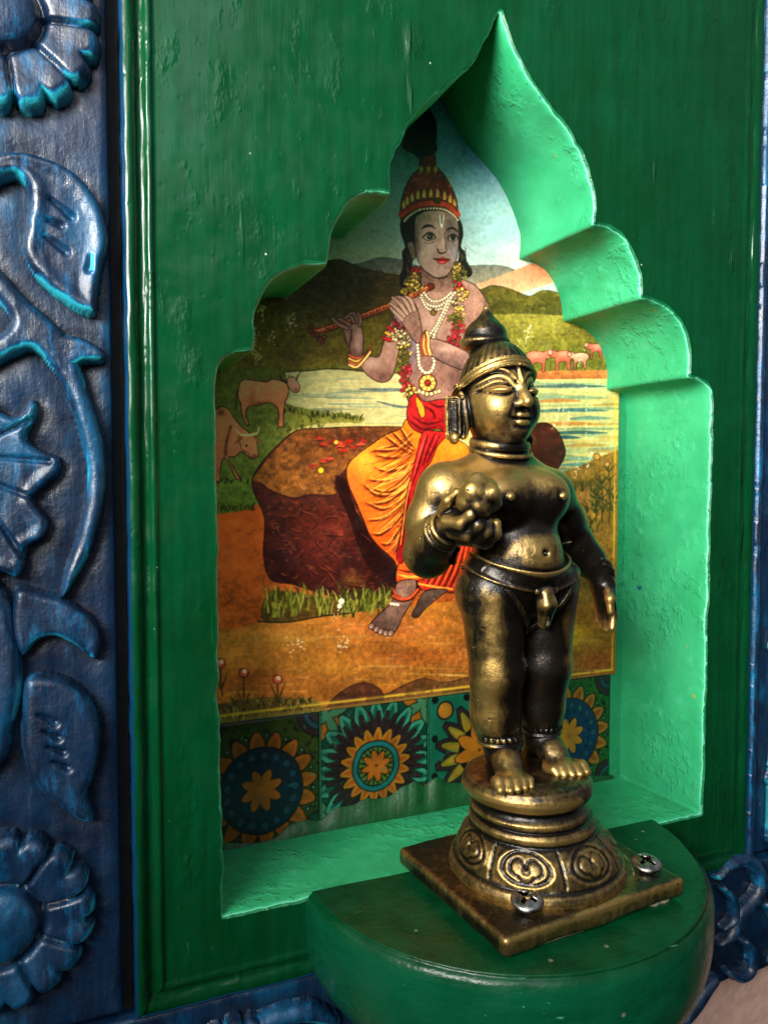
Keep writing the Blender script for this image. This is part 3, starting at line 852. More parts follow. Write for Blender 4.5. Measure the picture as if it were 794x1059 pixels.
# right hand, closed on a ball of butter
B.ell((-.147, -.020, .510), (.020, .022, .019), .008, rot=(.5, 0, 0))
for i, (ox, oz) in enumerate(((-.162, .510), (-.152, .497), (-.140, .489), (-.127, .487))):
    B.path([(ox, -.020, oz), (ox+.006, -.044, oz-.001), (ox+.011, -.057, oz+.010), (ox+.014, -.056, oz+.021)], (.0098, .0090, .0080, .0066), .0035)
B.path([(-.160, -.008, .522), (-.162, -.024, .536), (-.157, -.036, .546)], (.0090, .0082, .0066), .003)
# left arm hanging
B.path([(.056, .046, .540), (.084, .050, .500), (.107, .050, .462), (.126, .040, .440), (.138, .030, .424)], (.0330, .0310, .0290, .0240, .0190), .010)
B.path([(.137, .030, .424), (.142, .026, .405), (.143, .022, .385)], (.0160, .0175, .0150), .008)
B.ell((.143, .023, .390), (.0120, .019, .021), .006)
for i, (oy, L, rr) in enumerate(((.008, .036, .0066), (.0175, .040, .0068), (.027, .038, .0066), (.0355, .030, .0060))):
    B.path([(.144, oy+.001, .380), (.1455, oy-.001, .380-L*.5), (.140, oy-.004, .380-L)], (rr, rr, rr*.82), .0045)
B.path([(.136, .012, .402), (.131, .000, .388), (.130, -.003, .370)], (.0078, .0070, .0056), .004)
# head, jaw, nose, lips, ears
B.ell(hc, hr, .008)
B.ell((HX, .032, .650), (.039, .040, .042), .02)
B.ell((HX, .006, .628), (.020, .018, .016), .014)
B.ell((HX-.020, .014, .655), (.020, .022, .022), .016); B.ell((HX+.020, .014, .655), (.020, .022, .022), .016)
B.path([(HX, -.002, .695), (HX, -.016, .671), (HX, -.022, .664)], (.0050, .0068, .0078), .006)
B.ell((HX-.008, -.012, .662), (.0062, .0075, .0052), .004); B.ell((HX+.008, -.012, .662), (.0062, .0075, .0052), .004)
for sx in (-1, 1):
    B.path([(HX+sx*.0145, -.0050, .6445), (HX+sx*.004, -.0115, .6465), (HX, -.0120, .6455)], (.0024, .0042, .0040), .003)
    B.path([(HX+sx*.0125, -.0050, .6405), (HX+sx*.004, -.0100, .6375), (HX, -.0105, .6370)], (.0024, .0046, .0048), .003)
    B.ell((HX+sx*.0505, .056, .650), (.0075, .0145, .034), .005, rot=(0, sx*.12, 0))
# face lines, eyes, brows, forehead mark : pressed in or raised over the front of the head
sl, x, y, z = B.blk((-.09, -.06, .60), (.035, .040, .745))
fx = np.abs(x-HX)/.92; X2, Z2 = np.broadcast_arrays(fx[:, 0, :], z[:, 0, :])
def ln(P, w=.0016, a=-.0026):
    d = -curve_sdf(catmull(np.array(P, float), 5), np.zeros(60), X2, Z2)
    return a*np.exp(-(d/w)**2)
hh = np.zeros(X2.shape)
ey = poly_sdf(catmull(np.array([(.0135, .680), (.020, .6855), (.029, .6875), (.038, .685), (.0455, .679), (.037, .6755), (.028, .6740), (.019, .6760)]), 5, True), X2, Z2)
hh += .0042*smooth(-.0005, .006, ey)
hh += ln([(.0120, .6795), (.020, .6862), (.029, .6884), (.038, .686), (.050, .6775)], .0017, -.0036)
hh += ln([(.0130, .6795), (.019, .6752), (.028, .6730), (.037, .6745), (.047, .6790)], .0014, -.0032)
hh += ln([(.015, .6845), (.021, .6915), (.030, .6945), (.040, .6915), (.053, .682)], .0015, -.0028)
hh += ln([(.008, .6900), (.015, .6985), (.027, .7035), (.040, .7005), (.054, .689)], .0017, -.0034)
hh += ln([(.010, .6945), (.018, .7035), (.029, .7080), (.042, .7050), (.054, .694)], .0026, .0020)
hh += ln([(.000, .692), (.000, .715)], .0017, .0022)+ln([(.0045, .693), (.0045, .714)], .0013, -.0016)
hh += ln([(.000, .6422), (.008, .6428), (.0165, .6428)], .0013, -.0034)
hh += ln([(.000, .6525), (.004, .6545)], .0022, -.0018)
hh += ln([(.000, .6305), (.010, .6320)], .0022, -.0016)
hh += ln([(.0135, .664), (.019, .655), (.021, .645)], .0030, -.0012)
fade = smooth(.040, .022, y)
B.f[sl] -= (hh[:, None, :]*fade).astype(np.float32)
# navel, nipples, folds
B.ell((-.022, -.045, .466), (.006, .012, .0055), .004, sub=True)
for nx_ in (-.074, .013): B.ell((nx_, -.0335, .540), (.0058, .005, .0058), .002)
B.path([(-.1, -.02, .507), (-.072, -.034, .502), (-.05, -.036, .505)], (.002,)*3, .003, sub=True)
B.path([(.045, -.02, .507), (.016, -.034, .502), (-.006, -.036, .505)], (.002,)*3, .003, sub=True)
# hand-finished unevenness
sl, x, y, z = B.blk((-.2, -.115, .135), (.185, .135, .815))
cs = 4
xs, ys, zs = x[::cs], y[:, ::cs], z[:, :, ::cs]
nz = fbm(xs*30, ys*30, zs*30, seed=71, o=2).astype(np.float32)*.0014
nz = np.repeat(np.repeat(np.repeat(nz, cs, 0), cs, 1), cs, 2)[:B.n[0], :B.n[1], :B.n[2]]
nz = blur(nz, 2)
nzf = np.zeros_like(B.f); sh = np.minimum(nz.shape, B.n); nzf[:sh[0], :sh[1], :sh[2]] = nz[:sh[0], :sh[1], :sh[2]]
B.f += nzf

parts = {}
def part(name, lo, hi, h=H): F = Field(lo, hi, h); parts.setdefault(name, []).append(F); return F
def body_on(F):      # the body's distance on a part's grid
    a = np.round((F.lo-B.lo)/B.h).astype(int); return B.f[a[0]:a[0]+F.n[0], a[1]:a[1]+F.n[1], a[2]:a[2]+F.n[2]]
# hair: cap of strands above the head band
F = part('hair', (-.095, -.03, .66), (.04, .125, .765))
sl, x, y, z = F.blk(F.lo, F.lo+F.n*H)
bd = body_on(F)
pl = (z-.728+.50*(y+.006))/1.118
ang = np.arctan2(x-HX, -(y-.05)); st = .0005*np.cos(ang*30+np.sin(z*90)*.6)
F.f[sl] = np.maximum(bd-.0042-st, -(pl-.001))
F2 = part('top_knot', (-.085, .02, .70), (.02, .125, .812))
KX = HX-.002
F2.ell((KX, .072, .7520), (.0350, .0345, .015), 0).ell((KX, .071, .763), (.0300, .030, .022), .006).cap((KX, .070, .772), (KX, .069, .800), .019, .0045, .012)
F2.tor((KX, .072, .7535), .0330, .0325, .0028, .002).tor((KX, .071, .768), .0265, .0265, .0022, .002)
F2.cap((KX, .066, .722), (KX, .071, .750), .025, .024, .004)
# head band, two mouldings
F3 = part('head_band', (-.1, -.04, .655), (.045, .125, .745))
sl, x, y, z = F3.blk(F3.lo, F3.lo+F3.n*H)
bd = body_on(F3); pl = (z-.7215+.50*(y+.006))/1.118
F3.f[sl] = np.maximum(bd-.0052-.0012*np.cos(pl*pi/.0040), np.abs(pl)-.0078)
# earrings: long looped plates
for sx in (-1, 1):
    F4 = part('earring', (HX+sx*.0605-.026, .022, .595), (HX+sx*.0605+.026, .095, .692))
    c = (HX+sx*.0605, .058, .646)
    F4.box(c, (.0060, .0145, .0310), .0059, 0, rot=(0, sx*.08, -sx*.62))
    sl, x, y, z = F4.blk(F4.lo, F4.lo+F4.n*H)
    yy = np.abs((y-c[1])*cos(.62)+sx*(x-c[0])*sin(.62)); zz = np.abs(z-c[2])
    q = np.sqrt(np.maximum(yy-.004, 0)**2+np.maximum(zz-.022, 0)**2)
    F4.f[sl] += 1.3*(.0022*np.exp(-((q-.0075)/.0016)**2)+.0026*np.exp(-((q-.0025)/.0014)**2)-.0014*np.exp(-((q-.005)/.0014)**2)).astype(np.float32)
    F4.ell((c[0]+sx*.003, .056, .618), (.0065, .009, .009), .004)
F5 = part('necklace', (-.085, -.02, .57), (.03, .10, .635))
F5.tor((HX+.004, .044, .610), .0375, .0375, .0046, 0, rot=(.16, 0, 0), flat=1.6).tor((HX+.005, .043, .6000), .0420, .0415, .0036, .002, rot=(.20, 0, 0))
# girdle dipping to the front, with rosettes, and its knot and side cords
F6 = part('girdle', (-.12, -.06, .36), (.10, .115, .50))
sl, x, y, z = F6.blk(F6.lo, F6.lo+F6.n*H)
bd = body_on(F6)
zc = .427+.022*np.minimum(((x+.018)/.085)**2, 1.2)+.012*smooth(-.02, .06, y)
q = np.abs(z-zc)
band = np.maximum(bd-.0046-.0016*np.exp(-((q-.0115)/.0024)**2), q-.0140)
F6.f[sl] = np.maximum(band, x-.077)
for xr in (-.088, -.062, -.036, -.006, .022, .047, .067):
    zr = .427+.022*min(((xr+.018)/.085)**2, 1.2)
    yr = None
    col = B.f[int((xr-B.lo[0])/H), :, int((zr-B.lo[2])/H)]; k = np.argmax(col < 0); yr = B.lo[1]+k*H
    F6.tor((xr, yr-.0045, zr), .0052, .0052, .0017, .001, rot=(pi/2, 0, (xr+.018)*6)); F6.ell((xr, yr-.0045, zr), (.0028, .003, .0028), .001)
F7 = part('loin_cloth', (-.075, -.07, .33), (.05, .04, .440))
sl, x, y, z = F7.blk(F7.lo, F7.lo+F7.n*H)
bd = body_on(F7)
F7.f[sl] = np.maximum(np.maximum(bd-.0040, np.abs(np.abs(x+.018)-np.maximum(.052-(.418-z)*.80, .004))-.0042), np.maximum(z-.420, .352-z))
F7.path([(-.019, -.034, .414), (-.018, -.039, .398), (-.017, -.033, .372)], (.012, .0130, .0085), .004)
F7.path([(-.024, -.043, .412), (-.024, -.047, .398), (-.022, -.039, .374)], (.0045, .0050, .0030), .002)
F7.cap((-.032, -.036, .416), (-.003, -.036, .416), .0055, .0055, .003)
# anklets, bracelets, armlet
for c, r in (((-.0440, .0275, .2085), .0280), ((.0310, .0285, .2100), .0250)):
    F8 = part('anklet', (c[0]-.036, c[1]-.036, c[2]-.022), (c[0]+.036, c[1]+.036, c[2]+.022))
    F8.tor((c[0], c[1], c[2]+.009), r, r, .0030).tor((c[0], c[1], c[2]-.009), r, r, .0034).tor(c, r-.001, r-.001, .0038, .001, flat=1.6)
    for a in np.linspace(0, 2*pi, 22, endpoint=False): F8.ell((c[0]+(r+.0022)*cos(a), c[1]+(r+.0022)*sin(a), c[2]), (.0028, .0028, .0046), .001)
F9 = part('bracelet', (.100, .0, .395), (.170, .07, .455))
F9.tor((.1335, .033, .4305), .0225, .0225, .0034, 0, rot=(-.5, .55, 0)).tor((.1365, .0305, .4235), .0210, .0210, .0034, .001, rot=(-.5, .55, 0)).tor((.1385, .029, .4175), .0195, .0195, .0028, .001, rot=(-.5, .55, 0))
F10 = part('bracelet', (-.19, -.04, .45), (-.11, .05, .535))
for k, t in enumerate((0, .0075, .0145)): F10.tor((-.1485, .012-t*.85, .4935+t*.5), .0235-k*.0008, .0235-k*.0008, .0034, .001, rot=(pi/2-.52, 0, 0))
F11 = part('butter_ball', (-.175, -.10, .49), (-.095, -.005, .58))
F11.ell((-.137, -.046, .5385), (.0260, .0265, .0255), 0)
for q in ((-.150, -.058, .550), (-.128, -.066, .546), (-.138, -.060, .528), (-.122, -.050, .553), (-.140, -.052, .560), (-.116, -.052, .534)): F11.ell(q, (.0120,)*3, .007)
F11.f += 0.0032*fbm(*[a*48 for a in F11.blk(F11.lo, F11.lo+F11.n*H)[1:]], seed=77).astype(np.float32)[:F11.n[0], :F11.n[1], :F11.n[2]]

# combined solid for the wear and dirt map
A = Field(B.lo, B.lo+(B.n-1)*H, H); A.f = B.f.copy()
for fs in parts.values():
    for F in fs:
        a = np.round((F.lo-A.lo)/H).astype(int); b = np.minimum(a+F.n, A.n); s0 = np.maximum(-a, 0); a = np.maximum(a, 0)
        A.f[a[0]:b[0], a[1]:b[1], a[2]:b[2]] = np.minimum(A.f[a[0]:b[0], a[1]:b[1], a[2]:b[2]], F.f[s0[0]:s0[0]+b[0]-a[0], s0[1]:s0[1]+b[1]-a[1], s0[2]:s0[2]+b[2]-a[2]])
occ = np.clip(.5-A.f[::2, ::2, ::2]/(2*H), 0, 1)
def wrap(a): 
    q = Field(B.lo, B.lo+(np.array(a.shape)-1)*2*H-H*.5, 2*H); q.n = np.array(a.shape); q.f = a; return q
O1, O2 = wrap(blur(blur(occ, 1), 1)), wrap(blur(blur(occ, 4), 3))

RUB = [((-.060, .000, .695), .040, .95), ((-.065, .010, .655), .036, .95), ((-.040, -.012, .668), .014, .9), ((-.05, -.01, .726), .035, .5), ((-.04, -.005, .63), .02, .5),
       ((-.095, -.00, .570), .055, .75), ((-.03, -.02, .560), .04, .55), ((.03, -.025, .550), .034, .65), ((-.022, -.045, .450), .040, 1.0), ((-.145, .02, .575), .03, .6), ((-.16, .04, .50), .03, .4), ((-.137, -.055, .545), .024, .75), ((-.15, .03, .57), .03, .4),
        ((-.060, -.05, .166), .016, .30), ((.012, -.055, .17), .010, .5),
       ((-.160, -.01, .50), .02, .35), ((-.085, -.01, .47), .02, .25), ((-.086, .05, .62), .02, .4)]
RES = [((-.115, .0, .425), .02, .7), ((-.05, .03, .375), .02, .0), ((-.02, -.035, .37), .022, .75), ((.04, -.02, .41), .02, .6), ((-.07, .02, .60), .022, .65), ((-.16, -.005, .485), .018, .45), ((-.07, -.02, .505), .02, .35), ((-.045, .0, .183), .02, .35)]
RUBP = [(((-.086, -.018, .395), (-.080, -.014, .320), (-.068, .004, .245), (-.058, .012, .212)),   .0200, 1.0), (((.030, -.027, .385), (.042, -.022, .320), (.043, -.004, .255), (.040, .004, .225)), .0150, .85), (((-.165, .02, .575), (-.168, .035, .50)), .018, .45)]
def seg_dist(V, P):
    d = np.full(len(V), 9.0)
    for a, b in zip(P[:-1], P[1:]):
        a, b = np.array(a), np.array(b); e = b-a; t = np.clip(((V-a)@e)/(e@e), 0, 1); d = np.minimum(d, np.linalg.norm(V-a-t[:, None]*e, axis=1))
    return d
DRK = [((-.075, -.02, .492), .034, .55), ((-.02, -.03, .497), .022, .35), ((.07, .01, .50), .035, .5), ((.10, .02, .46), .03, .4), ((-.035, -.02, .30), .022, .5), ((-.030, -.01, .24), .02, .4), ((.0, -.02, .36), .02, .35), ((-.10, .02, .42), .03, .45), ((-.14, .03, .455), .03, .35), ((-.01, .0, .62), .025, .45), ((-.03, .02, .165), .04, .5), ((.140, .015, .38), .035, .55), ((.13, .03, .43), .03, .35), ((-.052, -.004, .186), .028, .45), ((.030, .0, .186), .028, .45)]
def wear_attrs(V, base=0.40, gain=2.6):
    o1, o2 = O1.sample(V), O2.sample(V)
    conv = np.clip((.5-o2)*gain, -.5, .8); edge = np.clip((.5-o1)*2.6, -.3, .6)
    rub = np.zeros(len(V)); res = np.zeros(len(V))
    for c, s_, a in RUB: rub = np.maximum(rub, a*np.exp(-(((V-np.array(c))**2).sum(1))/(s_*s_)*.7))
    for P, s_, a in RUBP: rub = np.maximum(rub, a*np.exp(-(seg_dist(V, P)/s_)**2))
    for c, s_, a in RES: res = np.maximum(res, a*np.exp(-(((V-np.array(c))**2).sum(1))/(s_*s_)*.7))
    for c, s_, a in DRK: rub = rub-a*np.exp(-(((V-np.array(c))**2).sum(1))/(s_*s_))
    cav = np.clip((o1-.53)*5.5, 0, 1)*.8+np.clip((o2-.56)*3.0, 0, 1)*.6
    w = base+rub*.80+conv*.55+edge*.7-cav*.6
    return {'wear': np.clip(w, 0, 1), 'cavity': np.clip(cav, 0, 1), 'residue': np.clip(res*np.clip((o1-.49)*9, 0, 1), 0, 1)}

ST = (0.604, -0.095, SHELF_Z); ROT = radians(5.5)
statue = tag(empty('brass_figure', ST, ROT), 'small aged brass figure of a standing youth holding a ball, screwed to the shelf', 'statue')
V, f = surface_nets(B)
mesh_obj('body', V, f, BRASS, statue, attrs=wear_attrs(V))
BASES = {'hair': -.15, 'top_knot': .08, 'head_band': .38, 'earring': -.06, 'necklace': .18, 'girdle': .12, 'loin_cloth': .04, 'anklet': .24, 'bracelet': .20, 'butter_ball': .42}
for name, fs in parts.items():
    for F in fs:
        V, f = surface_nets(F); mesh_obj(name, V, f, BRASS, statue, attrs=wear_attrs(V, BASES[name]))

# pedestal: turned profile with lotus petals on its bell
P_ = Field((-.135, -.135, .018), (.135, .135, .170), .0019)
sl, x, y, z = P_.blk(P_.lo, P_.lo+P_.n*.0019)
ls_ = smooth(.05, .145, z); x = x+.011*ls_; y = y-.008*ls_      # the casting leans a touch
r = np.sqrt(x*x+y*y); th = np.arctan2(y, x)
pp = np.array([(.1205, .026), (.1215, .034), (.1185, .041), (.1130, .044), (.1125, .048), (.1080, .062), (.0980, .077), (.0870, .087), (.0845, .0885), (.0865, .092), (.0870, .098), (.0835, .103), (.0790, .1045), (.0815, .109), (.0815, .114), (.0765, .119), (.0745, .124), (.0775, .1275), (.0855, .1330), (.0900, .1410), (.0895, .1480), (.0850, .1560), (.0760, .1610), (.0600, .1630)])
rp = np.interp(z.ravel(), pp[:, 1], pp[:, 0])[None, None, :].astype(np.float32)
slope = np.gradient(rp.ravel(), .0019); cs_ = (1/np.sqrt(1+slope**2))[None, None, :]
d = (r-rp)*cs_
# petals: twelve round motifs and the leaves between them, as raised and sunk lines
NPt = 7
u = ((th+.12)/(2*pi/NPt)) % 1.0-.5
uu = u*2*pi/NPt*.105; vv = (z-.0665)*1.18
ringd = np.sqrt((uu*.62)**2+(vv-.002)**2)
heart = np.minimum(np.sqrt((np.abs(uu)-.0110)**2+(vv-.003)**2)-.0105, np.sqrt((uu*.8)**2+(vv+.006)**2)-.0085)
mask = smooth(.0455, .050, z)*smooth(.088, .083, z)
rel = -.0022*np.exp(-((ringd-.0195)/.0017)**2)+.0012*np.exp(-((ringd-.023)/.002)**2)-.0022*np.exp(-(heart/.0015)**2)+.0010*smooth(.0, -.006, heart)
rel += -.0028*np.exp(-((.5-np.abs(u))*2*pi/NPt*.105/.0018)**2)
scr = np.sqrt(uu**2+(vv-.001)**2); rel += -.0015*np.exp(-((scr-.004)/.0012)**2)
d = d-rel*mask
d = np.maximum(d, np.maximum(z-.1632, .0265-z))
d = d+.0009*fbm(x*26, y*26, z*26, seed=81, o=2)
P_.f[sl] = d.astype(np.float32)
V, f = surface_nets(P_)
rr = np.hypot(V[:, 0], V[:, 1])
occp = np.clip(.5-P_.f/(1*.0019), 0, 1); Fq = Field(P_.lo, P_.lo+(P_.n-1)*.0019, .0019); Fq.n = P_.n; Fq.f = blur(blur(occp, 1), 2); Fq2 = Field(P_.lo, P_.lo+(P_.n-1)*.0019, .0019); Fq2.n = P_.n; Fq2.f = blur(blur(occp, 5), 5)
o1, o2 = Fq.sample(V), Fq2.sample(V)
cav = np.clip((o1-.52)*6, 0, 1)*.8+np.clip((o2-.53)*4, 0, 1)*.8
rimw = np.exp(-((V[:, 2]-.140)/.008)**2)*(rr > .08)*.75+np.exp(-((V[:, 2]-.0955)/.0045)**2)*(rr > .08)*.35+np.exp(-((V[:, 2]-.112)/.003)**2)*(rr > .078)*.25+np.exp(-((V[:, 2]-.030)/.005)**2)*.1
w = .29+rimw+np.clip((.5-o1)*4, -.3, .5)*.45-cav*.5+.14*(V[:, 2] < .085)
mesh_obj('lotus_pedestal', V, f, BRASS, statue, attrs={'wear': np.clip(w, 0, 1), 'cavity': np.clip(cav, 0, 1), 'residue': .55*np.exp(-((V[:, 2]-.046)/.004)**2)})

# square foot plate, cast a little uneven
Q = Field((-.16, -.14, -.004), (.16, .14, .034), .0021)
Q.box((0, 0, .0165), (.1485, .128, .0125), .0065)
sl, x, y, z = Q.blk(Q.lo, Q.lo+Q.n*.0021)
Q.f[sl] += (.0026*fbm(x*14, y*14, z*14, seed=83, o=4)).astype(np.float32)
V, f = surface_nets(Q)
e = np.maximum(np.abs(V[:, 0])-.1485, np.abs(V[:, 1])-.128)
w = .20+.45*np.exp(-((np.minimum(V[:, 2]-.026, 0))/.006)**2)*smooth(-.008, -.001, e)+.30*(smooth(-.002, 0, e)*(V[:, 1] < -.115))+.26*np.exp(-((np.hypot(V[:, 0], V[:, 1])-.127)/.009)**2)*(V[:, 2] > .02)*(V[:, 1] < 0)
mesh_obj('base_plate', V, f, BRASS, statue, attrs={'wear': np.clip(w, 0, 1), 'cavity': np.zeros(len(V)), 'residue': .66*np.exp(-((np.hypot(V[:, 0], V[:, 1])-.130)/.004)**2)*(V[:, 2] > .02)*(V[:, 0] > .0)*(V[:, 1] < -.04)})
# pale putty squeezed out under the plate
Qp = Field((-.16, -.15, -.006), (.16, .14, .012), .0021)
sl, x, y, z = Qp.blk(Qp.lo, Qp.lo+Qp.n*.0021)
Qp.box((0, .0, .001), (.1380, .1190, .0050), .003)
Qp.f[sl] -= (.0050*np.clip(fbm(x*35, y*35, z*20, seed=85, o=3), -.6, 1)*smooth(.0, -.10, y)*smooth(-.06, .08, x)*2.0).astype(np.float32)
V, f = surface_nets(Qp)
mesh_obj('putty', V, f, PUTTY, statue)

# ------------------------------------------------------------------ screws through the plate
def make_screw(label, loc, tilt, turn):
    root = tag(empty('screw', loc), label, 'screw', 'screws holding the brass plate')
    root.rotation_euler = (tilt[0], tilt[1], 0)
    h = .00095
    F = Field((-.024, -.024, -.012), (.024, .024, .012), h)
    F.ell((0, 0, -.001), (.0205, .0205, .0072), 0); F.box((0, 0, -.012), (.03, .03, .0085), .001, sub=True)
    F.cap((0, 0, -.006), (0, 0, -.009), .0195, .0195, .0) if False else None
    for a in (turn, turn+pi/2): F.box((0, 0, .0050), (.0128, .0024, .0062), .0012, .0015, rot=(0, 0, a), sub=True)
    F.ell((0, 0, .0045), (.0055, .0055, .0060), .002, sub=True)
    V, f = surface_nets(F)
    dd = np.minimum(np.abs(V[:, 0]*cos(turn)+V[:, 1]*sin(turn)), np.abs(-V[:, 0]*sin(turn)+V[:, 1]*cos(turn)))
    cv = smooth(.0046, .0030, V[:, 2])*(np.hypot(V[:, 0], V[:, 1]) < .0125)
    mesh_obj('head', V, f, STEEL, root, attrs={'cavity': cv})
    a = np.linspace(0, 2*pi, 28, endpoint=False); zs = np.linspace(-.034, -.0025, 40)
    V = np.array([((.0095+.0012*cos(z*2*pi/.0052-t))*cos(t), (.0095+.0012*cos(z*2*pi/.0052-t))*sin(t), z) for t in a for z in zs])
    mesh_obj('shank', V, grid_faces(28, 40, True), BRASSY, root)
BRASSY = mat_simple('yellow_zinc', (0.38, 0.24, 0.05), (0.5, 0.34, 0.09), 60, 0.3, .001)
BRASSY.node_tree.nodes['Principled BSDF'].inputs['Metallic'].default_value = 1.0
make_screw('cross-head screw standing proud at the front left corner of the brass plate', SCREW1, (radians(15), radians(-8)), .5)
make_screw('cross-head screw at the right corner of the brass plate, nearest the mint niche side', SCREW2, (radians(8), radians(-2)), .25)

# ------------------------------------------------------------------ the printed picture: painted as colours on a fine mesh
class Art:
    def __init__(s, x0, y0, x1, y1, ss=2.0):
        s.x0, s.y0, s.ss = x0, y0, ss
        s.w, s.h = int((x1-x0)*ss), int((y1-y0)*ss)
        s.im = np.zeros((s.h, s.w, 3)); s.r = np.random.default_rng(5)
        s.last = None
    def box(s, P, pad):
        lo = np.floor((P.min(0)-pad-[s.x0, s.y0])*s.ss).astype(int); hi = np.ceil((P.max(0)+pad-[s.x0, s.y0])*s.ss).astype(int)+1
        a, b = np.clip(lo, 0, [s.w, s.h]), np.clip(hi, 0, [s.w, s.h])
        X = s.x0+(np.arange(a[0], b[0])+.5)/s.ss; Y = s.y0+(np.arange(a[1], b[1])+.5)/s.ss
        X, Y = np.meshgrid(X, Y)
        return (slice(a[1], b[1]), slice(a[0], b[0])), X, Y
    def put(s, sl, m, col):
        m = m[..., None]; s.im[sl] = s.im[sl]*(1-m)+np.asarray(col, float)*m
    def poly(s, P, col, smooth_=True, ol=0.0, olc=(28, 18, 12), a=1.0, col2=None, g=None, n=5, grain=0.06, gs=.12):
        P = np.array(P, float)
        if smooth_: P = catmull(P, n, True)
        sl, X, Y = s.box(P, 1)
        if X.size == 0: return s
        m = inside_poly(P, X, Y).astype(float)
        k = np.pad(m, 1, mode='edge'); m = (k[1:-1, 1:-1]*4+k[:-2, 1:-1]+k[2:, 1:-1]+k[1:-1, :-2]+k[1:-1, 2:])/8
        c = np.array(col, float)[None, None, :]*np.ones(X.shape+(1,))
        if col2 is not None:
            (ax, ay), (bx, by) = g; e = np.array([bx-ax, by-ay], float); t = np.clip(((X-ax)*e[0]+(Y-ay)*e[1])/(e@e), 0, 1)[..., None]
            c = c*(1-t)+np.array(col2, float)*t
        if grain: c = c*(1+grain*fbm(X*gs, Y*gs*1.6, 0, seed=len(P)+int(P[0, 0]), o=4))[..., None]
        s.put(sl, m*a, c); s.last = (sl, m, X, Y)
        if ol: s.stroke(np.vstack([P, P[:1]]), ol*.72, olc, smooth_=False)
        s.last = (sl, m, X, Y)
        return s
    def stroke(s, P, w, col, smooth_=True, a=1.0, taper=False, n=5):
        P = np.array(P, float)
        if smooth_ and len(P) > 2: P = catmull(P, n)
        ws = np.full(len(P), float(w)) if np.isscalar(w) else np.interp(np.linspace(0, 1, len(P)), np.linspace(0, 1, len(w)), w)
        if taper: ws = ws*np.sin(np.linspace(.12, .98, len(P))*pi)**.6
        for k0 in range(0, len(P)-1, 24):
            Q = P[k0:k0+25]; sl, X, Y = s.box(Q, float(max(ws))+1)
            if X.size == 0: continue
            d = -curve_sdf(Q, ws[k0:k0+25]*.5, X, Y)
            s.put(sl, np.clip(.5-d*s.ss*.8, 0, 1)*a, col)
        return s
    def blob(s, c, r, col, a=.5, rot=0.0):
        sl, m, X, Y = s.last
        dx, dy = X-c[0], Y-c[1]; q = ((dx*cos(rot)+dy*sin(rot))/r[0])**2+((dy*cos(rot)-dx*sin(rot))/r[1])**2
        s.put(sl, m*np.exp(-q)*a, col); return s
    def shade(s, P, w, col, a=.6):        # soft stroke kept inside the last shape
        P = np.array(P, float)
        if len(P) > 2: P = catmull(P, 4)
        sl, m, X, Y = s.last
        d = -curve_sdf(P, np.zeros(len(P)), X, Y)
        s.put(sl, m*np.exp(-(d/w)**2)*a, col); return s
    def line(s, P, w, col, a=1.0):        # crisp tapered stroke kept inside the last shape
        P = catmull(np.array(P, float), 5); ws = w*.62*np.sin(np.linspace(.1, .97, len(P))*pi)**.7
        sl, m, X, Y = s.last
        d = -curve_sdf(P, ws, X, Y)
        s.put(sl, m*np.clip(.5-d*s.ss*.8, 0, 1)*a, col); return s
    def dot(s, c, r, col, ol=0, olc=(40, 25, 15), a=1.0):
        P = np.array([c], float); sl, X, Y = s.box(P, r+2)
        if X.size == 0: return s
        d = np.hypot(X-c[0], Y-c[1])
        if ol: s.put(sl, np.clip(.5-(d-r-ol)*s.ss, 0, 1)*a, olc)
        s.put(sl, np.clip(.5-(d-r)*s.ss, 0, 1)*a, col); return s
    def speckle(s, P, n, r, cols, a=.8):
        P = np.array(P, float); lo, hi = P.min(0), P.max(0); k = 0
        while k < n:
            p = lo+s.r.random(2)*(hi-lo)
            if inside_poly(P, np.array([p[0]]), np.array([p[1]]))[0]:
                s.dot(p, r*(.5+s.r.random()), cols[s.r.integers(len(cols))], a=a*(.5+.5*s.r.random())); k += 1
        return s
    def tuft(s, x, y, n, h, w, cols, lean=.5):
        for i in range(n):
            bx = x+(s.r.random()-.5)*w; hh = h*(.5+.5*s.r.random()); le = (s.r.random()-.5)*2*lean*hh
            s.stroke([(bx, y), (bx+le*.35, y-hh*.55), (bx+le, y-hh)], [1.9, 1.4, .4], cols[s.r.integers(len(cols))], n=3)
        return s
    def clip_img(s): s.im = np.clip(s.im, 0, 255)
    def sample(s, X, Y):
        u = np.clip((X-s.x0)*s.ss-.5, 0, s.w-1.001); v = np.clip((Y-s.y0)*s.ss-.5, 0, s.h-1.001)
        i, j = u.astype(int), v.astype(int); f, g = (u-i)[:, None], (v-j)[:, None]
        im = s.im
        return (im[j, i]*(1-f)+im[j, i+1]*f)*(1-g)+(im[j+1, i]*(1-f)+im[j+1, i+1]*f)*g

def to_lin(c, k=1.0):
    c = np.clip(c/255.0, 0, 1); return np.where(c <= .04045, c/12.92, ((c+.055)/1.055)**2.4)*k

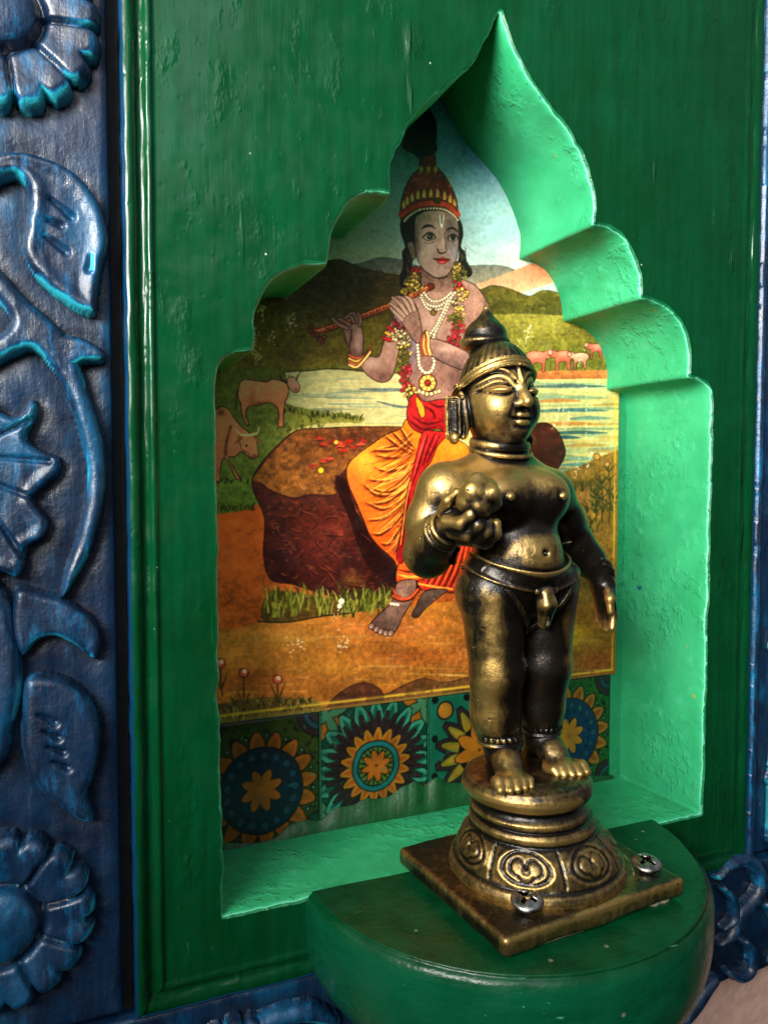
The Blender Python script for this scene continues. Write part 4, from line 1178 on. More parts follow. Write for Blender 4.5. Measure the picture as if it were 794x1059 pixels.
def paint_picture():
    A = Art(150, 60, 660, 780, 2.0); r = A.r
    big = lambda y0, y1: [(140, y0), (670, y0), (670, y1), (140, y1)]
    # sky
    A.poly(big(50, 300), (48, 116, 156), False, col2=(190, 208, 204), g=((400, 95), (400, 285)), grain=.10, gs=.02)
    A.poly([(480, 150), (560, 150), (600, 280), (470, 285)], (128, 186, 200), a=.0)
    A.blob((520, 225), (45, 45), (150, 196, 205), .7).blob((500, 160), (26, 30), (60, 120, 150), .5).blob((545, 265), (40, 12), (195, 205, 190), .6)
    A.poly(big(50, 300), (0, 0, 0), False, a=0.0)
    A.blob((370, 235), (46, 44), (128, 150, 124), .75).blob((385, 262), (50, 12), (176, 178, 140), .55).blob((430, 140), (26, 40), (40, 80, 90), .5)
    for k in range(46):
        x, y = r.uniform(330, 610), r.uniform(120, 275)
        A.blob((x, y), (r.uniform(8, 24), r.uniform(2, 6)), (210, 218, 205) if r.random() < .5 else (70, 120, 130), .10)
    # far mountains, pink hill
    A.poly([(330, 290), (345, 276), (372, 272), (392, 266), (412, 268), (440, 276), (500, 274), (520, 275), (540, 282), (560, 290), (330, 300)], (98, 104, 100), col2=(140, 138, 118), g=((400, 266), (400, 292)), ol=.6, olc=(80, 85, 85))
    A.poly([(488, 296), (515, 286), (540, 276), (560, 270), (590, 274), (640, 290), (640, 310), (480, 310)], (196, 140, 106), col2=(190, 168, 134), g=((540, 272), (540, 302)))
    A.blob((560, 283), (22, 7), (208, 128, 96), .6)
    A.poly([(540, 303), (560, 296), (585, 291), (640, 296), (640, 312), (540, 312)], (150, 178, 190), a=.8)
    # hills
    A.poly([(150, 305), (222, 300), (262, 288), (290, 270), (318, 268), (335, 270), (352, 268), (372, 276), (392, 281), (412, 284), (440, 288), (440, 420), (150, 420)], (72, 62, 26), col2=(104, 96, 30), g=((320, 268), (300, 385)), grain=.22, gs=.05, ol=.8, olc=(48, 40, 16))
    A.blob((300, 290), (50, 14), (54, 46, 18), .7).blob((380, 300), (40, 12), (62, 54, 20), .6).blob((330, 345), (90, 22), (112, 104, 34), .6).blob((270, 330), (26, 24), (84, 80, 26), .6)
    A.poly([(470, 304), (497, 299), (508, 295), (522, 297), (536, 302), (548, 306), (562, 300), (585, 304), (620, 310), (670, 315), (670, 400), (470, 400)], (98, 92, 38), col2=(84, 84, 30), g=((540, 298), (540, 330)), grain=.2, gs=.06, ol=.8, olc=(66, 58, 24))
    A.blob((540, 318), (60, 8), (66, 64, 22), .5)
    A.poly([(470, 332), (520, 325), (575, 326), (670, 334), (670, 400), (470, 400)], (130, 126, 54), col2=(104, 106, 40), g=((540, 326), (540, 372)), grain=.16, gs=.06)
    A.blob((560, 338), (40, 10), (142, 138, 60), .6)
    # left meadow and river
    A.poly([(150, 392), (222, 384), (262, 380), (300, 383), (340, 378), (440, 384), (440, 560), (150, 560)], (98, 104, 40), col2=(86, 110, 44), g=((300, 382), (240, 520)), grain=.18, gs=.06)
    A.poly([(296, 392), (300, 384), (345, 382), (380, 384), (430, 386), (440, 386), (440, 470), (330, 470), (298, 425)], (170, 172, 122), col2=(186, 182, 128), g=((300, 385), (430, 460)), grain=.08)
    for k in range(34):
        x, y = r.uniform(318, 430), r.uniform(390, 440); L = r.uniform(8, 34)
        A.line([(x-L, y), (x, y+r.uniform(-.6, .6)), (x+L, y+.5)], r.uniform(.8, 1.8), [(110, 138, 128), (205, 196, 140), (88, 104, 92), (150, 164, 128)][r.integers(4)], .7)
    A.line([(372, 402), (400, 403), (424, 404)], 2.6, (78, 98, 104), .8).line([(390, 415), (410, 420), (428, 421)], 2.2, (70, 92, 100), .8)
    A.stroke([(297, 384), (320, 383), (345, 381), (380, 384), (425, 386)], 1.5, (52, 50, 22))
    A.poly([(288, 418), (305, 420), (330, 425), (355, 428), (376, 432), (368, 440), (340, 446), (312, 448), (285, 450)], (104, 112, 44), col2=(130, 132, 60), g=((300, 420), (330, 448)))
    A.poly([(300, 447), (320, 440), (352, 437), (382, 438), (420, 438), (440, 440), (440, 452), (320, 450)], (192, 186, 124), a=.9)
    for x in np.arange(290, 374, 4.5): A.tuft(x, 424+(x-290)*.11+r.uniform(-1, 3), 3, 7, 4, [(58, 66, 24), (44, 52, 20), (96, 104, 40)], .8)
    for k in range(30): A.tuft(r.uniform(285, 345), r.uniform(430, 448), 2, 5, 4, [(58, 70, 26), (118, 124, 56)], .9)
    for k in range(520):
        x, y = r.uniform(225, 430), r.uniform(272, 380)
        if y < 272+.10*abs(x-330): continue
        A.blob((x, y), (r.uniform(2, 7), r.uniform(.8, 2.4)), [(46, 40, 14), (128, 120, 44), (60, 56, 20), (110, 92, 34)][r.integers(4)], .35) if False else A.stroke([(x-r.uniform(1, 4), y+r.uniform(-.8, .8)), (x, y-r.uniform(.2, 1.4)), (x+r.uniform(1, 4), y)], r.uniform(.6, 1.6), [(50, 44, 16), (124, 116, 44), (64, 58, 22), (108, 92, 36)][r.integers(4)], a=.38, n=2)
    for k in range(420):
        x, y = r.uniform(225, 300), r.uniform(384, 524); A.stroke([(x, y), (x+r.uniform(-1, 1), y-r.uniform(1.5, 4))], r.uniform(.6, 1.1), [(56, 70, 24), (112, 124, 54), (74, 92, 34)][r.integers(3)], a=.5, n=2)
    for k in range(300):
        x, y = r.uniform(490, 636), r.uniform(300, 382); A.stroke([(x-r.uniform(1, 4), y), (x, y-r.uniform(.2, 1.4)), (x+r.uniform(1, 4), y)], r.uniform(.6, 1.4), [(72, 70, 26), (140, 134, 62), (92, 90, 34)][r.integers(3)], a=.4, n=2)
    # river on the right with its far bank
    A.poly([(470, 386), (540, 385), (580, 383), (670, 384), (670, 396), (470, 396)], (176, 116, 64), col2=(140, 84, 44), g=((560, 384), (560, 395)), grain=.2)
    A.poly([(470, 393), (670, 391), (670, 500), (470, 500)], (176, 180, 122), False, grain=.08)
    for k in range(120):
        x, y = r.uniform(490, 640), r.uniform(395, 492); L = r.uniform(10, 40)
        t = (y-394)/98
        pal = [(204, 190, 122), (120, 150, 120), (194, 168, 96), (160, 184, 146), (146, 120, 66), (92, 132, 118)]
        A.line([(x-L, y+r.uniform(-.8, .8)), (x, y), (x+L, y+r.uniform(-.8, .8))], r.uniform(1.2, 3.4), pal[r.integers(6)], .6)
    for y, x0, x1, c in ((399, 548, 628, (66, 92, 96)), (424, 556, 628, (60, 104, 112)), (447, 570, 628, (44, 86, 92)), (452, 570, 600, (34, 80, 92)), (414, 556, 600, (168, 116, 60)), (438, 556, 620, (176, 128, 66)), (432, 590, 632, (90, 130, 120)), (460, 585, 630, (170, 140, 70)), (480, 580, 632, (80, 140, 140)), (474, 585, 632, (120, 160, 140)), (487, 582, 632, (70, 128, 136))):
        A.line([(x0, y+1), ((x0+x1)/2, y), (x1, y+.6)], 3.2, c, .85)
    # near bank right
    A.poly([(540, 494), (580, 489), (670, 486), (670, 780), (540, 780)], (128, 100, 42), col2=(112, 84, 30), g=((600, 490), (600, 690)), grain=.26, gs=.07)
    A.blob((600, 515), (30, 8), (150, 112, 56), .7).blob((612, 560), (26, 12), (146, 112, 44), .6).blob((606, 500), (30, 4), (70, 66, 26), .6)
    for k in range(16): A.tuft(r.uniform(592, 636), r.uniform(496, 600), 5, 12, 12, [(50, 52, 20), (66, 62, 24), (92, 84, 32)], .8)
    for bx, h in ((622, 48), (630, 62), (616, 34)):
        A.stroke([(bx, 540), (bx+1, 540-h*.6), (bx-2, 540-h)], 1.3, (58, 54, 22))
        for t in (.3, .5, .7, .85): A.stroke([(bx, 540-h*t), (bx+7, 540-h*t-7)], [2.2, .6], (62, 64, 26)); A.stroke([(bx, 540-h*t), (bx-7, 540-h*t-6)], [2.2, .6], (54, 56, 22))
    A.dot((617, 472), 3.2, (184, 140, 60), .6); A.dot((628, 480), 2.2, (176, 150, 90), .5)
    # orange ground
    A.poly([(150, 536), (222, 532), (255, 527), (285, 522), (470, 540), (470, 660), (150, 668)], (176, 92, 38), col2=(150, 84, 36), g=((240, 530), (240, 660)), grain=.22, gs=.05)
    A.poly([(150, 660), (230, 652), (290, 640), (380, 632), (470, 622), (560, 630), (670, 630), (670, 790), (150, 790)], (152, 102, 42), col2=(122, 80, 34), g=((400, 640), (420, 740)), grain=.25, gs=.05)
    A.blob((290, 660), (70, 10), (172, 136, 60), .6).blob((400, 650), (50, 12), (172, 96, 54), .55).blob((330, 690), (90, 12), (160, 120, 46), .55).blob((430, 680), (60, 10), (140, 78, 36), .6).blob((260, 705), (50, 14), (126, 66, 36), .5).blob((460, 700), (60, 12), (112, 78, 32), .6).blob((600, 660), (40, 20), (150, 120, 36), .6).blob((594, 655), (10, 14), (190, 150, 30), .7).blob((618, 682), (14, 9), (116, 56, 30), .6)
    for k in range(160):
        x, y = r.uniform(225, 640), r.uniform(640, 735); L = r.uniform(6, 30)
        A.line([(x-L, y+r.uniform(-1, 1)), (x, y), (x+L, y+r.uniform(-1, 1))], r.uniform(.7, 2.0), [(180, 146, 70), (112, 72, 32), (158, 96, 48), (186, 158, 88)][r.integers(4)], .35)
    A.poly([(334, 740), (345, 722), (362, 710), (378, 706), (392, 712), (398, 718), (415, 710), (436, 702), (448, 704), (462, 706), (490, 700), (520, 704), (520, 745), (334, 748)], (74, 46, 32), col2=(92, 66, 34), g=((400, 706), (420, 735)), ol=.9, grain=.3, gs=.12)
    A.poly([(150, 730), (224, 728), (262, 722), (300, 722), (334, 732), (334, 790), (150, 790)], (86, 72, 36), col2=(62, 54, 28), g=((260, 724), (250, 760)), grain=.3, gs=.1)
    for k in range(60): A.tuft(r.uniform(226, 330), r.uniform(726, 752), 3, 8, 8, [(54, 52, 26), (96, 88, 44), (40, 38, 20), (120, 104, 56)], .9)
    for (fx, fy, b) in ((252, 696, 738), (287, 703, 732), (228, 686, 720)):
        A.stroke([(fx+2, b), (fx, (fy+b)/2), (fx, fy)], 1.5, (54, 44, 24)); A.dot((fx, fy), 4.4, (150, 78, 60), .8); A.dot((fx+.8, fy-1.6), 2.4, (204, 160, 130))
        A.stroke([(fx+1, b-8), (fx+8, b-26)], [2.6, .7], (64, 54, 28)); A.stroke([(fx, b-8), (fx-7, b-24)], [2.6, .7], (64, 54, 28))
    # cows on the left
    c = lambda L: sc(220, 370, 5.67, L)
    A.poly(c([(150, 190), (165, 140), (200, 128), (260, 135), (320, 140), (345, 124), (385, 130), (430, 150), (445, 185), (440, 225), (425, 260), (415, 320), (412, 398), (385, 398), (388, 330), (372, 285), (330, 265), (270, 275), (225, 282), (200, 295), (192, 340), (214, 390), (198, 392), (172, 330), (165, 270), (150, 230)]), (206, 148, 104), ol=1.2, col2=(178, 118, 80), g=(c([(250, 130), (260, 290)])))
    A.blob(c([(240, 180)])[0], (9, 5), (196, 142, 100), .6).blob(c([(290, 270)])[0], (12, 3), (110, 60, 36), .8).blob(c([(235, 230)])[0], (3, 8), (120, 70, 44), .6)
    A.poly(c([(435, 125), (470, 110), (490, 130), (510, 165), (505, 195), (485, 205), (460, 190), (440, 160)]), (190, 150, 124), ol=.9); A.blob(c([(490, 190)])[0], (3, 3), (120, 70, 56), .8)
    A.stroke(c([(435, 140), (405, 130), (395, 100)]), [2.4, 1.6], (52, 40, 26)); A.stroke(c([(490, 130), (500, 105), (515, 85)]), [2, 1], (84, 66, 44)); A.stroke(c([(150, 180), (138, 230), (135, 305)]), 1.6, (60, 44, 26))
    A.poly(c([(-60, 300), (20, 300), (45, 284), (90, 300), (120, 345), (165, 400), (215, 440), (240, 470), (255, 510), (265, 570), (250, 590), (220, 590), (190, 560), (165, 550), (130, 580), (90, 585), (120, 640), (150, 690), (170, 708), (140, 712), (115, 660), (75, 590), (55, 600), (45, 660), (42, 720), (10, 720), (0, 600), (-60, 560)]), (192, 132, 92), ol=1.2, col2=(160, 104, 72), g=c([(100, 320), (60, 600)]))
    A.blob(c([(40, 380)])[0], (7, 12), (176, 120, 80), .5).shade(c([(105, 400), (80, 500), (75, 570)]), 1.5, (70, 40, 24), .7).blob(c([(45, 320)])[0], (4, 4), (60, 40, 26), .7)
    A.poly(c([(150, 460), (200, 445), (250, 470), (262, 530), (266, 575), (250, 592), (222, 585), (205, 555), (170, 535), (160, 500)]), (178, 126, 84), ol=.9); A.dot(c([(198, 515)])[0], 1.3, (40, 24, 16)); A.blob(c([(245, 580)])[0], (4, 2.4), (70, 40, 30), .8)
    A.stroke(c([(210, 452), (165, 450), (135, 420)]), [3, 1.2], (206, 176, 120)); A.stroke(c([(225, 452), (262, 440), (272, 410)]), [3, 1.2], (206, 176, 120)); A.stroke(c([(165, 470), (135, 500)]), [4, 2], (120, 76, 50)); A.stroke(c([(255, 475), (280, 500)]), [4, 2], (136, 90, 60))
    for x in np.arange(222, 262, 3): A.tuft(x, 527+r.uniform(-1, 1), 2, 8, 4, [(40, 48, 18), (56, 64, 24), (84, 92, 36)], .7)
    for k in range(14): A.tuft(r.uniform(226, 258), r.uniform(495, 500), 1, 5, 4, [(44, 54, 20)], .8)
    # cows across the river
    for (x, y, s_, f_, cc, c2) in ((556, 371, 1.0, 1, (214, 128, 104), (180, 92, 74)), (581, 370, .95, -1, (208, 116, 92), (170, 84, 66)), (599, 371, .8, -1, (206, 176, 150), (150, 100, 84)), (616, 361, .75, -1, (190, 112, 98), (150, 84, 74))):
        q = lambda L: [(x+f_*s_*a, y+s_*b) for a, b in L]
        A.poly(q([(-11, -6), (-4, -8), (6, -7), (10, -9), (13, -5), (12, -1), (8, 0), (7, 6), (7, 13), (4, 13), (4, 5), (-4, 4), (-6, 12), (-9, 12), (-9, 3), (-12, -1)]), cc, ol=.8, col2=c2, g=q([(0, -8), (0, 8)]), n=3, olc=(70, 40, 30))
        A.dot(q([(13, -6)])[0], 2.6*s_, (214, 150, 126), .6); A.blob(q([(-2, -4)])[0], (5, 2.5), (236, 168, 144), .6)
    # the rock
    g_ = lambda L: sc(210, 250, 2.648, L)
    rock = g_([(150, 620), (190, 570), (235, 530), (262, 515), (330, 510), (440, 506), (560, 508), (620, 520), (700, 560), (800, 560), (860, 520), (910, 498), (950, 500), (982, 540), (985, 600), (900, 700), (760, 900), (560, 960), (400, 980), (250, 940), (185, 925), (165, 860), (168, 760), (140, 690), (134, 655)])
    A.poly(rock, (78, 38, 26), col2=(52, 22, 20), g=((300, 470), (330, 610)), ol=1.2, grain=.45, gs=.10)
    A.blob((330, 560), (34, 36), (112, 46, 36), .55).blob((290, 590), (20, 30), (40, 16, 16), .6).blob((400, 590), (24, 40), (44, 18, 18), .6).blob((352, 545), (16, 14), (124, 56, 40), .5).blob((365, 600), (12, 8), (120, 84, 40), .7)
    A.blob((560, 465), (14, 16), (64, 32, 24), .8).blob((545, 455), (10, 6), (110, 70, 44), .6)
    for k in range(300):
        x, y = r.uniform(270, 410), r.uniform(515, 620)
        A.line([(x, y), (x+r.uniform(-4, 4), y+r.uniform(-2, 2)), (x+r.uniform(-7, 7), y+r.uniform(-5, 5))], r.uniform(.5, 1.4), [(150, 72, 54), (30, 12, 12), (104, 46, 34), (134, 84, 52)][r.integers(4)], .5)
    top = g_([(136, 650), (190, 580), (240, 530), (265, 516), (340, 511), (440, 507), (560, 512), (560, 560), (420, 600), (372, 640), (358, 660), (362, 690), (330, 692), (290, 690), (250, 700), (215, 690), (180, 676), (160, 660)])
    A.poly(top, (112, 70, 34), col2=(134, 90, 40), g=((330, 445), (285, 510)), grain=.4, gs=.16)
    A.blob((370, 452), (40, 8), (80, 42, 26), .7).blob((270, 490), (14, 10), (96, 62, 30), .5)
    for k in range(420):
        x, y = r.uniform(264, 420), r.uniform(442, 516)
        A.line([(x, y), (x+1, y+r.uniform(-1, 1)), (x+r.uniform(-3, 3), y+r.uniform(-2, 2))], r.uniform(.5, 1.3), [(162, 116, 60), (70, 40, 20), (96, 58, 30), (150, 100, 44)][r.integers(4)], .5)
    A.stroke(g_([(136, 655), (165, 665), (182, 680), (215, 694), (250, 704), (290, 694), (330, 697), (362, 692)]), 1.0, (44, 20, 14))
    A.poly(g_([(362, 640), (392, 660), (420, 740), (470, 830), (530, 900), (510, 940), (440, 870), (400, 760), (370, 690)]), (34, 14, 14), a=.85)
    pet = g_([(330, 556), (352, 548), (372, 552), (395, 556), (412, 566), (380, 570), (330, 602), (300, 616), (345, 596), (385, 574), (436, 545), (430, 556), (318, 540), (400, 548), (376, 560)])
    for k, p in enumerate(pet): A.stroke([(p[0]-4.4, p[1]+r.uniform(-1.6, 1.6)), (p[0], p[1]-1), (p[0]+4.6, p[1]+r.uniform(-1.6, 1.6))], [1, 3.2, 1], [(176, 50, 38), (150, 38, 30), (196, 78, 56)][k % 3]); A.stroke([(p[0]-4, p[1]+1.8), (p[0]+4, p[1]+1.8)], .7, (60, 16, 14))
    A.dot(g_([(322, 626)])[0], 2.8, (226, 190, 50)); A.dot(g_([(364, 549)])[0], 2.2, (222, 184, 70))
    # grass at the foot of the rock
    A.poly(g_([(165, 1040), (180, 960), (250, 960), (330, 975), (400, 960), (460, 950), (500, 990), (440, 1012), (300, 1030)]), (62, 60, 26), a=.8, grain=.4)
    for k in range(120): A.tuft(r.uniform(276, 400), r.uniform(616, 638), 2, 17, 10, [(110, 118, 46), (78, 86, 30), (50, 54, 20), (140, 142, 66)], .5)
    A.stroke(g_([(150, 1040), (230, 1042), (330, 1025), (400, 1018)]), 1.6, (46, 34, 18))
    A.dot((353, 622), 3.0, (225, 222, 190)); A.dot((351, 627), 2.4, (225, 222, 190))

    # ---- the seated flute player
    SK, SKS, SKL = (164, 130, 116), (84, 62, 56), (204, 176, 160)
    fz = lambda L: sc(310, 270, 3.97, L)
    dz = lambda L: sc(330, 400, 3.923, L)
    hz = lambda L: sc(390, 140, 6.617, L)
    # far leg cloth and foot
    A.poly(dz([(400, 640), (600, 560), (640, 700), (560, 830), (470, 820), (405, 812)]), (190, 66, 34), ol=1.1, col2=(150, 36, 28), g=dz([(480, 640), (560, 820)]))
    for k in range(7): A.line(dz([(430+k*26, 812), (470+k*24, 740), (520+k*18, 640)]), 2.2, (84, 18, 14), .8); A.line(dz([(440+k*26, 812), (480+k*24, 740), (530+k*18, 640)]), 1.4, (232, 112, 50), .7)
    A.stroke(dz([(405, 800), (470, 812), (540, 822)]), 2.2, (226, 150, 60))
    A.poly(dz([(430, 830), (520, 822), (490, 850), (430, 900), (400, 935), (375, 930), (392, 890)]), (92, 74, 66), ol=1.0, col2=(60, 46, 42), g=dz([(480, 830), (400, 930)]))
    # near leg : dhoti
    dh = dz([(360, 130), (330, 170), (270, 195), (210, 235), (150, 280), (118, 315), (110, 350), (120, 400), (150, 470), (180, 540), (205, 600), (245, 650), (300, 700), (318, 735), (345, 720), (420, 700), (440, 640), (500, 560), (600, 300), (600, 240), (520, 200), (440, 180)])
    A.poly(dh, (220, 126, 32), ol=1.3, col2=(194, 84, 30), g=dz([(220, 300), (330, 640)]), grain=.08)
    A.blob(dz([(190, 300)])[0], (16, 14), (240, 172, 60), .8).blob(dz([(140, 400)])[0], (8, 14), (226, 110, 50), .6).blob(dz([(560, 250)])[0], (16, 10), (236, 150, 44), .7).blob(dz([(250, 560)])[0], (12, 14), (220, 130, 40), .5)
    fold = [[(372, 190), (330, 230), (270, 250), (210, 265)], [(375, 230), (320, 255), (270, 262), (230, 262)], [(378, 260), (340, 285), (280, 290), (230, 280)], [(378, 310), (330, 335), (270, 345), (225, 330)], [(372, 335), (320, 370), (260, 385), (200, 380)], [(370, 360), (330, 400), (270, 430), (190, 410)], [(366, 385), (330, 430), (270, 470), (200, 480)], [(362, 420), (320, 470), (260, 500), (190, 475)],
            [(355, 460), (300, 510), (250, 540), (195, 545)], [(350, 500), (300, 560), (250, 600), (215, 600)], [(346, 540), (310, 600), (280, 640), (250, 640)], [(340, 580), (320, 640), (300, 680)], [(350, 410), (310, 440), (230, 440), (180, 400)], [(330, 170), (360, 220), (385, 250)], [(300, 190), (350, 240), (384, 262)], [(270, 205), (330, 250), (380, 275)]]
    for k, f_ in enumerate(fold):
        P = dz(f_); A.shade(P, 2.6, (150, 62, 22), .5); A.line(P, 2.4, (86, 32, 16), .9)
        A.line([(a+.5, b-2.4) for a, b in P], 1.6, (250, 190, 80), .65)
    A.poly(dh, (0, 0, 0), a=0.0)
    for k in range(120):
        t = r.random(); x0, y0 = 380-34*t+r.uniform(-6, 6), 190+400*t; x1, y1 = 128+120*t+r.uniform(0, 90), 285+400*t**.8+r.uniform(-30, 30)
        q_ = r.uniform(.25, 1.0); x1, y1 = x0+(x1-x0)*q_, y0+(y1-y0)*q_
        P = dz([(x0, y0), (x0*.6+x1*.4, y0*.6+y1*.4+r.uniform(4, 26)), (x1, y1)])
        A.line(P, r.uniform(.7, 1.5), (112, 46, 18) if k % 3 else (246, 186, 84), .6)
    # hem with border
    A.poly(dz([(318, 730), (345, 705), (400, 715), (445, 705), (470, 690), (455, 760), (400, 785), (318, 795)]), (212, 90, 34), ol=1.1)
    for t in (0, 20, 42): A.line(dz([(320, 742+t), (370, 752+t), (420, 742+t), (460, 716+t)]), 2.2, [(90, 24, 14), (240, 176, 70), (120, 30, 18)][t//20], .9)
    # chiselled planes of the boulder
    for k in range(26):
        x, y = r.uniform(275, 395), r.uniform(518, 612); L = r.uniform(8, 22); a_ = r.uniform(-.5, 1.2)
        P = [(x, y), (x+L*.5*cos(a_)+r.uniform(-2, 2), y+L*.5*sin(a_)+r.uniform(-2, 2)), (x+L*cos(a_), y+L*sin(a_))]
        if x+L*cos(a_) < 398-.2*(612-y): A.stroke(P, [.4, 1.5, .4], (30, 11, 12), a=.7); A.stroke([(p[0]+.6, p[1]-1.4) for p in P], [.3, 1.2, .3], (150, 78, 58), a=.5)
    # near foot
    A.poly(dz([(318, 795), (390, 785), (385, 850), (365, 890), (340, 930), (320, 975), (300, 1000), (260, 1006), (225, 995), (205, 970), (230, 935), (270, 900), (300, 860)]), (124, 96, 84), ol=1.2, col2=(84, 64, 58), g=dz([(340, 800), (240, 990)]))
    A.blob(dz([(330, 850)])[0], (5, 10), (160, 130, 114), .7).blob(dz([(290, 920)])[0], (8, 7), (150, 120, 106), .6)
    for p in ((212, 972), (232, 985), (250, 994), (270, 1000), (290, 1000)): A.dot(dz([p])[0], 2.8, (136, 108, 94), .8, (40, 26, 22)); A.dot(dz([(p[0]-3, p[1]+4)])[0], 1.0, (190, 160, 146))
    A.stroke(dz([(300, 850), (330, 865), (370, 858), (400, 825)]), 4.4, (64, 22, 14)); A.stroke(dz([(300, 848), (330, 862), (370, 854), (400, 822)]), 2.4, (196, 82, 46))
    A.stroke(dz([(300, 820), (310, 842), (330, 850)]), 2, (176, 74, 40)); A.stroke(dz([(290, 880), (320, 884)]), 2.6, (220, 214, 200))
    # torso
    A.poly(fz([(500, 60), (500, 130), (440, 150), (410, 185), (400, 240), (420, 300), (440, 380), (450, 460), (440, 560), (470, 590), (560, 590), (620, 560), (680, 500), (740, 330), (790, 240), (770, 170), (720, 100), (660, 70), (640, 30), (560, 30)]), SK, ol=1.2, col2=(120, 90, 80), g=fz([(520, 150), (700, 500)]))
    A.blob(fz([(540, 250)])[0], (14, 18), SKL, .5).blob(fz([(740, 170)])[0], (9, 14), (178, 140, 120), .6).blob(fz([(590, 540)])[0], (12, 10), (166, 132, 116), .6).blob(fz([(650, 480)])[0], (8, 20), SKS, .5).blob(fz([(460, 330)])[0], (4, 26), (112, 116, 150), .7).blob(fz([(560, 90)])[0], (16, 6), SKS, .7).blob(fz([(765, 200)])[0], (3, 14), SKS, .7)
    # hair behind the neck
    A.poly(hz([(160, 590), (200, 580), (240, 740), (215, 780), (240, 830), (235, 900), (215, 970), (190, 1040), (160, 1030), (155, 960), (175, 900), (170, 800), (190, 760), (160, 660)]), (30, 24, 18), ol=.6)
    A.poly(hz([(545, 570), (575, 600), (585, 680), (570, 760), (600, 800), (610, 860), (645, 920), (640, 960), (600, 970), (560, 940), (550, 880), (560, 800), (545, 700)]), (30, 24, 20), ol=.6)
    for k in range(26):
        x, y = (r.uniform(165, 230), r.uniform(780, 1000)) if k % 2 else (r.uniform(565, 600), r.uniform(760, 930))
        A.stroke(hz([(x, y), (x+12, y+14), (x+4, y+34)]), .8, (84, 70, 54))
    A.poly(hz([(170, 560), (300, 500), (420, 490), (548, 560), (560, 660), (545, 760), (280, 800), (215, 740), (175, 660)]), (30, 24, 20))
    # face and neck
    A.poly(hz([(300, 880), (310, 980), (340, 1060), (480, 1060), (520, 960), (510, 880)]), (108, 84, 74), col2=(134, 104, 90), g=hz([(400, 920), (400, 1050)]))
    face = hz([(262, 560), (255, 620), (255, 700), (262, 780), (280, 860), (320, 920), (370, 960), (420, 972), (470, 960), (510, 910), (540, 850), (553, 780), (556, 690), (552, 600), (520, 545), (440, 515), (340, 515), (285, 540)])
    A.poly(face, (178, 150, 134), ol=1.1, col2=(134, 112, 104), g=hz([(300, 700), (560, 740)]))
    A.blob(hz([(330, 780)])[0], (9, 13), (190, 168, 154), .7).blob(hz([(440, 600)])[0], (6, 10), (160, 142, 128), .6).blob(hz([(520, 790)])[0], (5, 9), (140, 136, 150), .7).blob(hz([(430, 930)])[0], (12, 5), (158, 136, 122), .7).blob(hz([(268, 720)])[0], (4, 20), (84, 68, 60), .7).blob(hz([(500, 620)])[0], (9, 14), (84, 74, 72), .5).blob(hz([(480, 690)])[0], (3, 12), (80, 68, 66), .7).blob(hz([(330, 560)])[0], (14, 6), (116, 102, 88), .6).blob(hz([(450, 740)])[0], (2.4, 12), (176, 156, 142), .8)
    A.poly(hz([(205, 740), (240, 730), (258, 780), (262, 830), (240, 850), (220, 800)]), (136, 110, 94), ol=.8)
    # brows, eyes, nose, mouth, forehead mark
    A.stroke(hz([(300, 640), (330, 620), (365, 618), (395, 635)]), [.8, 3.0, 2.6, .9], (26, 20, 18)); A.stroke(hz([(475, 650), (500, 632), (530, 640), (550, 662)]), [.9, 2.4, 2.2, .8], (26, 20, 18))
    A.poly(hz([(315, 695), (345, 672), (375, 675), (395, 698), (370, 715), (335, 716)]), (168, 156, 142), ol=.9, n=3); A.dot(hz([(360, 692)])[0], 3.0, (30, 22, 18)); A.dot(hz([(357, 689)])[0], .6, (220, 220, 210))
    A.poly(hz([(487, 700), (505, 682), (530, 684), (546, 704), (525, 722), (500, 722)]), (160, 150, 138), ol=.9, n=3); A.dot(hz([(517, 699)])[0], 2.8, (30, 22, 18))
    A.stroke(hz([(308, 700), (340, 668), (375, 668), (400, 700)]), 1.3, (24, 18, 16)); A.stroke(hz([(482, 702), (505, 676), (532, 678), (552, 704)]), 1.2, (24, 18, 16)); A.stroke(hz([(325, 730), (355, 738), (390, 725)]), .8, (92, 74, 68))
    A.stroke(hz([(458, 660), (465, 720), (470, 770), (472, 790)]), [.6, 1.0, 1.2, .8], (70, 56, 54)); A.stroke(hz([(412, 778), (420, 800), (445, 806), (470, 795)]), [1.6, 1.8, 1.6, 1.2], (44, 32, 30))
    A.poly(hz([(388, 842), (425, 842), (445, 832), (462, 840), (492, 850), (465, 872), (440, 880), (415, 866)]), (176, 44, 46), ol=.5, n=3); A.stroke(hz([(384, 842), (430, 852), (462, 850), (496, 850)]), 1.2, (60, 14, 18)); A.stroke(hz([(430, 868), (452, 868)]), 1.0, (220, 110, 104))
    A.stroke(hz([(330, 930), (380, 965), (430, 978), (480, 965)]), 1.4, (54, 40, 36))
    A.stroke(hz([(428, 548), (432, 590), (438, 622)]), 1.3, (226, 224, 214)); A.stroke(hz([(452, 548), (448, 590), (440, 625)]), 1.3, (226, 224, 214)); A.stroke(hz([(440, 550), (440, 600)]), 1.1, (40, 30, 34))
    # crown: domed cap with gilt tongues, jewelled rim and dark plume
    cap_ = hz([(155, 560), (160, 470), (185, 370), (230, 280), (290, 225), (340, 205), (400, 215), (450, 260), (500, 340), (535, 420), (550, 500), (552, 580), (520, 545), (460, 515), (380, 505), (290, 512), (220, 550), (185, 585)])
    A.poly(hz([(285, 200), (300, 160), (330, 130), (390, 130), (400, 170), (390, 220), (340, 215)]), (96, 34, 28), ol=.8)
    A.poly(cap_, (118, 38, 26), ol=1.1, col2=(92, 28, 22), g=hz([(250, 300), (520, 500)]), grain=.35, gs=.3)
